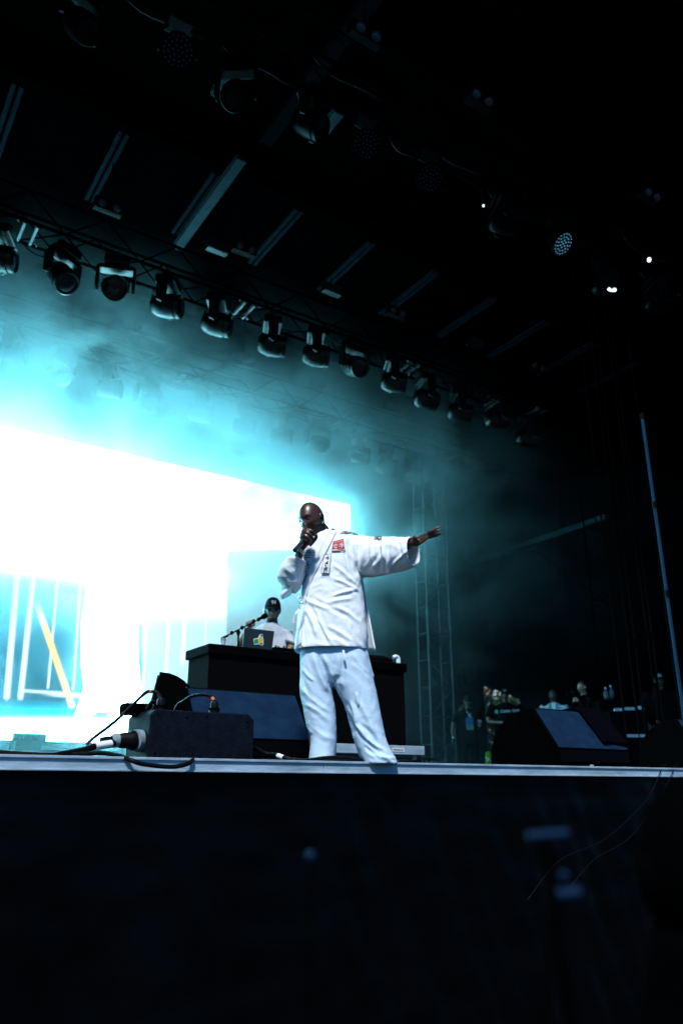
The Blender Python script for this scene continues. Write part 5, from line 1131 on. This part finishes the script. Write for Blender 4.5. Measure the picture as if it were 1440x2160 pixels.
# ------------------------------------------------------------------ people in the right wing
def stander(label, x, ytop, D, h, face, skin, top, legs, arms, girth=1.0, sleeves='short', lean=0.0, grp='people watching from the right wing'):
    hx = atD(x, ytop, D); base = Vector((hx.x, hx.y, DECK)); K = (hx.z-DECK-0.015)/1.80
    f = Vector((face[0], face[1], 0)).normalized(); s = f.cross(UP).normalized()     # s: the person's own right
    t = thing('person', label, 'person', base, grp)
    def L(a, c, b=0.0): return base+s*a*K+f*b*K+UP*c*K
    G = girth
    b = MB()
    b.loft([(L(0, .86), s*.16*G*K, f*.10*G*K), (L(0, 1.05), s*.15*G*K, f*.10*G*K), (L(0, 1.30), s*.18*G*K, f*.11*G*K), (L(0, 1.44), s*.16*G*K, f*.09*K), (L(0, 1.50), s*.07*K, f*.06*K)])
    for q in (-1, 1): b.tube([L(q*.10*G, .90), L(q*.11*G, .50, .01), L(q*.12*G, .08, -.01)], [.085*G*K, .060*G*K, .045*K], 12); b.loft([(L(q*.12*G, .05, -.08), s*.03*K, UP*.03*K), (L(q*.12*G, .05, 0), s*.045*K, UP*.045*K), (L(q*.13*G, .035, .17), s*.045*K, UP*.03*K), (L(q*.13*G, .03, .20), s*.02*K, UP*.015*K)], 12)
    hc = L(0, 1.665, .03); hm_, hr, hk = head_mesh(hc, f, R_(lean), 0, 0.235*K)
    o_ = len(b.v); b.v += hm_.v; b.f += [tuple(i+o_ for i in g_) for g_ in hm_.f]
    b.tube([L(0, 1.44, -.005), L(0, 1.58, .01)], [.065*K, .056*K], 12)
    sh = []
    for q, (el, wr) in zip((1, -1), arms):
        S0 = L(q*.19*G, 1.42); E = L(el[0], el[1], el[2]); Wr = L(wr[0], wr[1], wr[2]); sh.append((S0, E, Wr))
        chain(b, [S0, E, Wr], [.055*K, .043*K, .030*K]); d = (Wr-E).normalized(); sd = d.cross(f).normalized() if abs(d.dot(f)) < 0.9 else s; th = d.cross(sd).normalized()
        b.loft([(Wr, sd*.028*K, th*.018*K), (Wr+d*.05*K, sd*.042*K, th*.018*K), (Wr+d*.09*K, sd*.040*K, th*.015*K)], 12)
        for k in range(4): a = Wr+d*.085*K+sd*(-.030+.020*k)*K; chain(b, [a, a+d*(.040+.006*(k in (1, 2)))*K+th*.008*K, a+d*(.062+.010*(k in (1, 2)))*K+th*.030*K], [.0105*K, .010*K, .008*K], 6)
        a = Wr+d*.03*K-sd*.03*K; chain(b, [a, a+d*.03*K-sd*.022*K, a+d*.06*K-sd*.022*K+th*.01*K], [.013*K, .011*K, .009*K], 6)
    ob('body', remesh(b, 0.0078, 2, 'body'), skin, t)
    c = MB(); c.loft([(L(0, .80), s*.205*G*K, f*.145*G*K), (L(0, 1.0), s*.195*G*K, f*.145*G*K), (L(0, 1.30), s*.215*G*K, f*.145*G*K), (L(0, 1.43), s*.19*G*K, f*.115*K), (L(0, 1.50), s*.10*K, f*.085*K), (L(0, 1.52), s*.075*K, f*.07*K)])
    for (S0, E, Wr) in sh:
        fr_ = 0.75 if sleeves == 'short' else 1.0; e = S0.lerp(E, fr_)
        P = [S0-(E-S0)*0.1, S0.lerp(e, .5), e]; c.tube(P, [.082*K*G, .080*K*G, .078*K*G], 14)
        if sleeves == 'long': c.tube([E, E.lerp(Wr, 0.9)], [.062*K, .05*K], 12)
    ob('t_shirt' if sleeves == 'short' else 'sweatshirt', simple_folds(remesh(c, 0.016, 4, 'shirt'), 0.014, 6.0, x), top, t, smooth=180)
    c = MB(); c.loft([(L(0, .74), s*.17*G*K, f*.12*G*K), (L(0, .97), s*.18*G*K, f*.13*G*K)])
    for q in (-1, 1): c.tube([L(q*.10*G, .88), L(q*.115*G, .50, .01), L(q*.12*G, .07)], [.105*G*K, .085*G*K, .080*K], 14)
    ob('trousers', simple_folds(remesh(c, 0.016, 4, 'trousers'), 0.014, 6.0, -x), legs, t, smooth=180)
    ht = MB().add([v for v in hm_.v], hm_.f)
    hairm = ht.mesh('hair'); hri = hr.inverted()
    shell(hairm, lambda p: (lambda q: q.z > 0.035+0.55*max(0, q.y) or (q.y < -0.02 and q.z > -0.07))((hri @ (p-hc))/hk), 0.006*K, 'hair', 'hair', t)
    return t, L, s, f, K, hc, hr, hk, sh
M['tee_black'] = mat('tee_black', (0.003, 0.003, 0.004), 0.9, spec=0.05)
M['camo'] = mat('camo', (0.16, 0.12, 0.085), 0.9, var=0.75, vscale=11)
fc = TOCAM
# man with sunglasses cap, necklace letter, print shirt and cup
t, L, s, f, K, hc, hr, hk, sh = stander('man in black cap and print T-shirt holding a clear cup, by the lattice tower', 983, 1466, 16.8, 1.75, fc+RR*0.2, 'skin_brown', 'tee_black', 'tee_black',
    [((.36, 1.12, 0), (.38, .86, .05)), ((-.34, 1.12, .05), (-.17, 1.15, .30))], 1.12)
cap(hc, hr, hk, 'cap_black', t)
ob('sunglasses', MB().loft([(hc+hr @ (Vector((-0.055, 0.092, 0.0))*hk), UP*.012, f*.006), (hc+hr @ (Vector((-0.03, 0.102, 0.0))*hk), UP*.017, f*.006), (hc+hr @ (Vector((0.03, 0.102, 0.0))*hk), UP*.017, f*.006), (hc+hr @ (Vector((0.055, 0.092, 0.0))*hk), UP*.012, f*.006)], 10), 'glass_lens', t, smooth=60)
for k in range(9):
    for q in (-1, 1): ob('dreadlock', MB().tube(curve_pts([hc+hr @ Vector((q*0.07, -0.02-0.01*k, 0.02)), L(-q*(.10+.006*k), 1.52, .02-.02*k), L(-q*(.12+.004*k), 1.34+.01*k, .08-.025*k)], 4), 0.011, 6), 'hair', t, smooth=180)
M['shirt_blue'] = mat('shirt_blue', (0.03, 0.16, 0.42), 0.8, var=0.3, vscale=8); M['shirt_green'] = mat('shirt_green', (0.16, 0.34, 0.22), 0.8, var=0.5, vscale=10)
ob('shirt_print', MB().box(L(0.02, 1.22, .175), (0.17*K, 0.006, 0.15*K), Matrix((s, f, UP)).transposed()), 'shirt_blue', t); ob('shirt_print', MB().box(L(0.02, 1.09, .175), (0.17*K, 0.006, 0.11*K), Matrix((s, f, UP)).transposed()), 'shirt_green', t)
ob('necklace', MB().tube(curve_pts([L(.07, 1.52, .03), L(.055, 1.42, .15), L(0.02, 1.36, .175), L(-.03, 1.43, .15), L(-.06, 1.52, .03)], 4), 0.006, 6), 'silver', t, smooth=180)
g_ = text_mesh('G', 0.10, 0.006); o = ob('pendant', g_, 'silver', t); o.matrix_basis = Matrix.Translation(L(0.02, 1.335, .19)) @ Matrix((-s, UP, f)).transposed().to_4x4()
ob('wristwatch', MB().lathe([(-0.015, 0.036), (0.015, 0.036)], sh[0][2], (sh[0][2]-sh[0][1]), 12), 'silver', t); ob('bracelet', MB().lathe([(-0.01, 0.036), (0.012, 0.036)], sh[1][2], (sh[1][2]-sh[1][1]), 12), 'silver', t)
cc = sh[1][2]+f*0.08*K+s*0.03; cu2 = thing('plastic_cup', 'clear plastic cup held by the man in the print T-shirt', 'cup', cc); ob('cup_wall', MB().lathe([(-0.06, 0.032), (0.08, 0.045), (0.082, 0.042), (-0.055, 0.029)], cc, (0, 0, 1), 16), 'cup_glass', cu2, smooth=50)
# big man in the lettered black T-shirt
t, L, s, f, K, hc, hr, hk, sh = stander('large man in black cap and black T-shirt lettered dj clone one, before the gap', 1063, 1451, 16.3, 1.83, fc+RR*-0.1, 'skin_brown', 'tee_black', 'denim_dark',
    [((.37, 1.14, .02), (.10, 1.08, .30)), ((-.37, 1.14, .02), (-.08, 1.08, .30))], 1.3)
cap(hc, hr, hk, 'cap_black', t); lg = MB().tube(curve_pts([hc+hr @ (Vector((0.022, 0.096, 0.092))*hk), hc+hr @ (Vector((0.0, 0.106, 0.078))*hk), hc+hr @ (Vector((-0.032, 0.096, 0.096))*hk)], 4), [0.003, 0.006, 0.009, 0.010, 0.009, 0.008, 0.006, 0.004, 0.002], 6); ob('cap_logo', lg, 'patch_white', t)
g_ = text_mesh('dj clone one', 0.098, 0.002); o = ob('shirt_lettering', g_, 'patch_white', t); o.matrix_basis = Matrix.Translation(L(0, 1.325, .212)) @ Matrix((-s, UP, f)).transposed().to_4x4() @ Matrix.Rotation(R_(3), 4, 'Z')
ph_ = thing('mobile_phone', 'dark phone held low by the man in the lettered T-shirt', 'phone', L(0, 1.10, .40)); ob('phone_body', MB().box(L(0.02, 1.12, .40), (0.15, 0.08, 0.012), Matrix((s, f, UP)).transposed()), 'glass_lens', ph_, bevel=0.004)
# man in white
t, L, s, f, K, hc, hr, hk, sh = stander('man in a white T-shirt with a dark neck lanyard behind the right wedge monitor', 1164, 1452, 16.6, 1.8, fc-RR*0.35, 'skin_brown', 'tee_white', 'tee_black',
    [((.33, 1.12, 0), (.34, .88, .08)), ((-.33, 1.12, 0), (-.34, .88, .08))], 1.1)
ob('lanyard', MB().tube(curve_pts([L(.07, 1.52, .04), L(.075, 1.40, .14), L(.02, 1.15, .17), L(-.02, 1.15, .17), L(-.06, 1.40, .14), L(-.07, 1.52, .04)], 4), 0.007, 6), 'black_cloth', t, smooth=180)
# photographer in profile
t, L, s, f, K, hc, hr, hk, sh = stander('photographer in black, side-on with a white earbud, camera raised to his chin', 1228, 1434, 15.2, 1.8, -RR*0.92+fc*0.35, 'skin_tan', 'tee_black', 'tee_black',
    [((.22, 1.22, .12), (.06, 1.42, .20)), ((-.26, 1.20, .12), (-.06, 1.42, .22))], 0.95, 'long')
ob('earbud', MB().ball(hc+hr @ (Vector((0.083 if (hr @ Vector((1, 0, 0))).dot(fc) > 0 else -0.083, 0.0, -0.008))*hk), (0.012, 0.012, 0.02), 8), 'white_plastic', t, smooth=180)
cm = L(0, 1.52, .26); ca3 = thing('photo_camera', 'black photo camera held by the photographer in the right wing', 'camera', cm)
Rf = Matrix((s, f, UP)).transposed(); ob('camera_body', MB().box(cm, (0.14, 0.07, 0.10), Rf).box(cm+UP*0.06, (0.06, 0.06, 0.04), Rf), 'black_metal', ca3, bevel=0.01); ob('camera_lens', MB().lathe([(0.03, 0.035), (0.10, 0.035), (0.105, 0.03), (0.15, 0.034)], cm, f, 16), 'black_metal', ca3, smooth=50)
# man in camouflage trousers at the right edge
t, L, s, f, K, hc, hr, hk, sh = stander('man in a black lettered cap and camouflage trousers at the right edge', 1386, 1419, 14.6, 1.85, fc-RR*0.3, 'skin_brown', 'tee_black', 'camo',
    [((.34, 1.14, 0), (.30, .92, .15)), ((-.34, 1.14, 0), (-.30, .92, .15))], 1.15)
cap(hc, hr, hk, 'cap_black', t, [('N', 0.008, 0.0), ('Y', -0.010, 0.0)], 0.075)
ob('belt_tag', MB().ball(L(.12, 0.93, .20), (0.05, 0.02, 0.05), 8), 'orange_tape', t, smooth=180)
# safety vest on a stand, glimpsed in the gap
M['hi_vis'] = mat('hi_vis', (0.42, 0.78, 0.05), 0.7); vp = atD(1030, 1602, 17.6)
sv = thing('safety_vest', 'fluorescent yellow green safety vest glimpsed between two men at the gap', 'vest', (vp.x, vp.y, DECK))
ob('vest_cloth', simple_folds(remesh(MB().loft([(Vector((vp.x, vp.y, DECK+0.05)), RR*.085, H*.06), (Vector((vp.x, vp.y, DECK+0.4)), RR*.085, H*.07), (Vector((vp.x, vp.y, vp.z+0.16)), RR*.06, H*.05)], 16), 0.015, 2, 'vest'), 0.01, 8, 1), 'hi_vis', sv, smooth=180)
for k, m_ in ((0.10, 'silver'), (-0.05, 'orange_tape')): ob('vest_band', MB().loft([(Vector((vp.x, vp.y, DECK+0.28+k)), RR*.091, H*.075), (Vector((vp.x, vp.y, DECK+0.33+k)), RR*.091, H*.075)], 16), m_, sv)
# clear bottles beside the photographer
for k, (x, y, w) in enumerate([(1277, 1462, 'left'), (1288, 1458, 'right')]):
    p = atD(x, y, 14.6); bt = thing('clear_bottle', 'shiny clear bottle by the photographer, the %s one of two' % w, 'bottle', (p.x, p.y, p.z-0.14), 'clear bottles on the dark case')
    ob('bottle_wall', MB().lathe([(0, 0.035), (0.01, 0.042), (0.14, 0.042), (0.19, 0.018), (0.22, 0.018), (0.222, 0.014)], (p.x, p.y, p.z-0.14), (0.06*(k-0.5), 0, 1), 16), 'clear', bt, smooth=50); ob('cap', MB().cyl((p.x, p.y, p.z+0.08), (p.x, p.y, p.z+0.10), 0.018, 10), 'white_plastic', bt)
p = atD(1283, 1480, 14.6); sc2 = thing('equipment_rack', 'tall dark equipment case carrying the clear bottles', 'case', (p.x, p.y, DECK)); ob('rack_body', MB().box(((p.x, p.y, (DECK+p.z)/2)), (0.5, 0.45, p.z-DECK), Matrix((RR, H, UP)).transposed()), 'case', sc2, bevel=0.01)
ob('lid_edge', MB().box((p.x, p.y, p.z+0.004), (0.505, 0.455, 0.02), Matrix((RR, H, UP)).transposed()), 'black_metal', sc2)
# ------------------------------------------------------------------ the pit in front of the camera
def PD(x, y, d): return atD(x, y, d)
hd = PD(1500, 1855, 1.2); base = Vector((hd.x, hd.y, -0.5)); t = thing('person', 'dark blurred onlooker in a black hood cut off by the lower right corner, very close', 'person', base)
b = MB(); hm_, hr, hk = head_mesh(hd, H, R_(5), 0, 0.25); b.v += hm_.v; b.f += hm_.f
def Q(a, z, c=0.0): return Vector((hd.x, hd.y, hd.z))+RR*a+UP*z+H*c
b.tube([Q(0, -.30), Q(0, -.08)], [.07, .06], 12); b.loft([(Q(0, -.85), RR*.16, H*.11), (Q(0, -.5), RR*.19, H*.12), (Q(0, -.28), RR*.15, H*.09), (Q(0, -.24), RR*.08, H*.07)])
for q in (-1, 1): b.tube([Q(q*.19, -.30), Q(q*.25, -.62), Q(q*.20, -.85, .15)], [.05, .045, .035], 10); b.tube([Q(q*.1, -.8), Q(q*.11, -1.2), Q(q*.11, base.z-hd.z+.05)], [.09, .06, .045], 10)
ob('body', remesh(b, 0.009, 2, 'body'), 'skin_dark', t)
c = MB(); c.loft([(Q(0, -.95), RR*.21, H*.15), (Q(0, -.5), RR*.225, H*.15), (Q(0, -.28), RR*.19, H*.12), (Q(0, -.215), RR*.10, H*.085)])
for q in (-1, 1): c.tube([Q(q*.18, -.29), Q(q*.25, -.55), Q(q*.25, -.66)], [.075, .075, .07], 12)
ob('sweatshirt', remesh(c, 0.014, 4, 'shirt'), 'pit_black', t, smooth=180); c = MB()
for q in (-1, 1): c.tube([Q(q*.1, -.85), Q(q*.11, -1.25), Q(q*.11, base.z-hd.z+.03)], [.12, .09, .085], 12)
ob('trousers', remesh(c, 0.016, 3, 'trousers'), 'pit_black', t); shell(hm_.mesh('hair'), lambda p: (lambda q: q.z > 0.03 or q.y < 0.04)((hr.inverted() @ (p-hd))/hk), 0.012, 'hood', 'pit_black', t)  # black shell added over the head to darken it
c = MB(); c.loft([(Q(0, -.27), RR*.16, H*.12), (Q(0, -.16), RR*.11, H*.11), (Q(0, -.06, -.02), RR*.095, H*.09)]); ob('hood_collar', remesh(c, 0.014, 4, 'hood'), 'pit_black', t)
M['pit_metal'] = mat('pit_metal', (0.004, 0.017, 0.045), 0.6, 0.0, spec=0.05)
px = PD(1150, 1762, 1.05); tp = thing('camera_tripod', 'blurred tripod head with a crossbar and knobs in the dark pit', 'tripod', (px.x, px.y, -0.5))
ob('crossbar', MB().cyl(PD(1112, 1764, 1.05), PD(1196, 1758, 1.05), 0.0055, 10), 'pit_metal', tp, smooth=60); ob('centre_post', MB().cyl(PD(1150, 1764, 1.05), PD(1165, 1880, 1.05), 0.005, 10), 'pit_black', tp, smooth=60)
ob('knob', MB().ball(PD(1187, 1847, 1.04), 0.0058, 12), 'pit_metal', tp, smooth=180); ob('tilt_handle', MB().cyl(PD(1173, 1886, 1.05), PD(1222, 1882, 1.05), 0.0072, 10), 'pit_metal', tp, smooth=60)
ap = PD(1165, 1880, 1.05)
for k in range(3): a = 2*math.pi*k/3+0.5; ob('leg', MB().cyl(ap, (ap.x+math.cos(a)*0.3, ap.y+math.sin(a)*0.3, -0.5), 0.004, 8), 'pit_black', tp, smooth=60)
kp = PD(655, 1805, 1.2); kn = thing('barrier_post', 'blurred post with a small round knob in the dark pit', 'post', (kp.x, kp.y, -0.5)); ob('knob', MB().ball(kp, 0.007, 12), 'pit_metal', kn, smooth=180); ob('post_tube', MB().cyl((kp.x, kp.y, -0.5), kp-UP*0.01, 0.0028, 8), 'pit_black', kn)
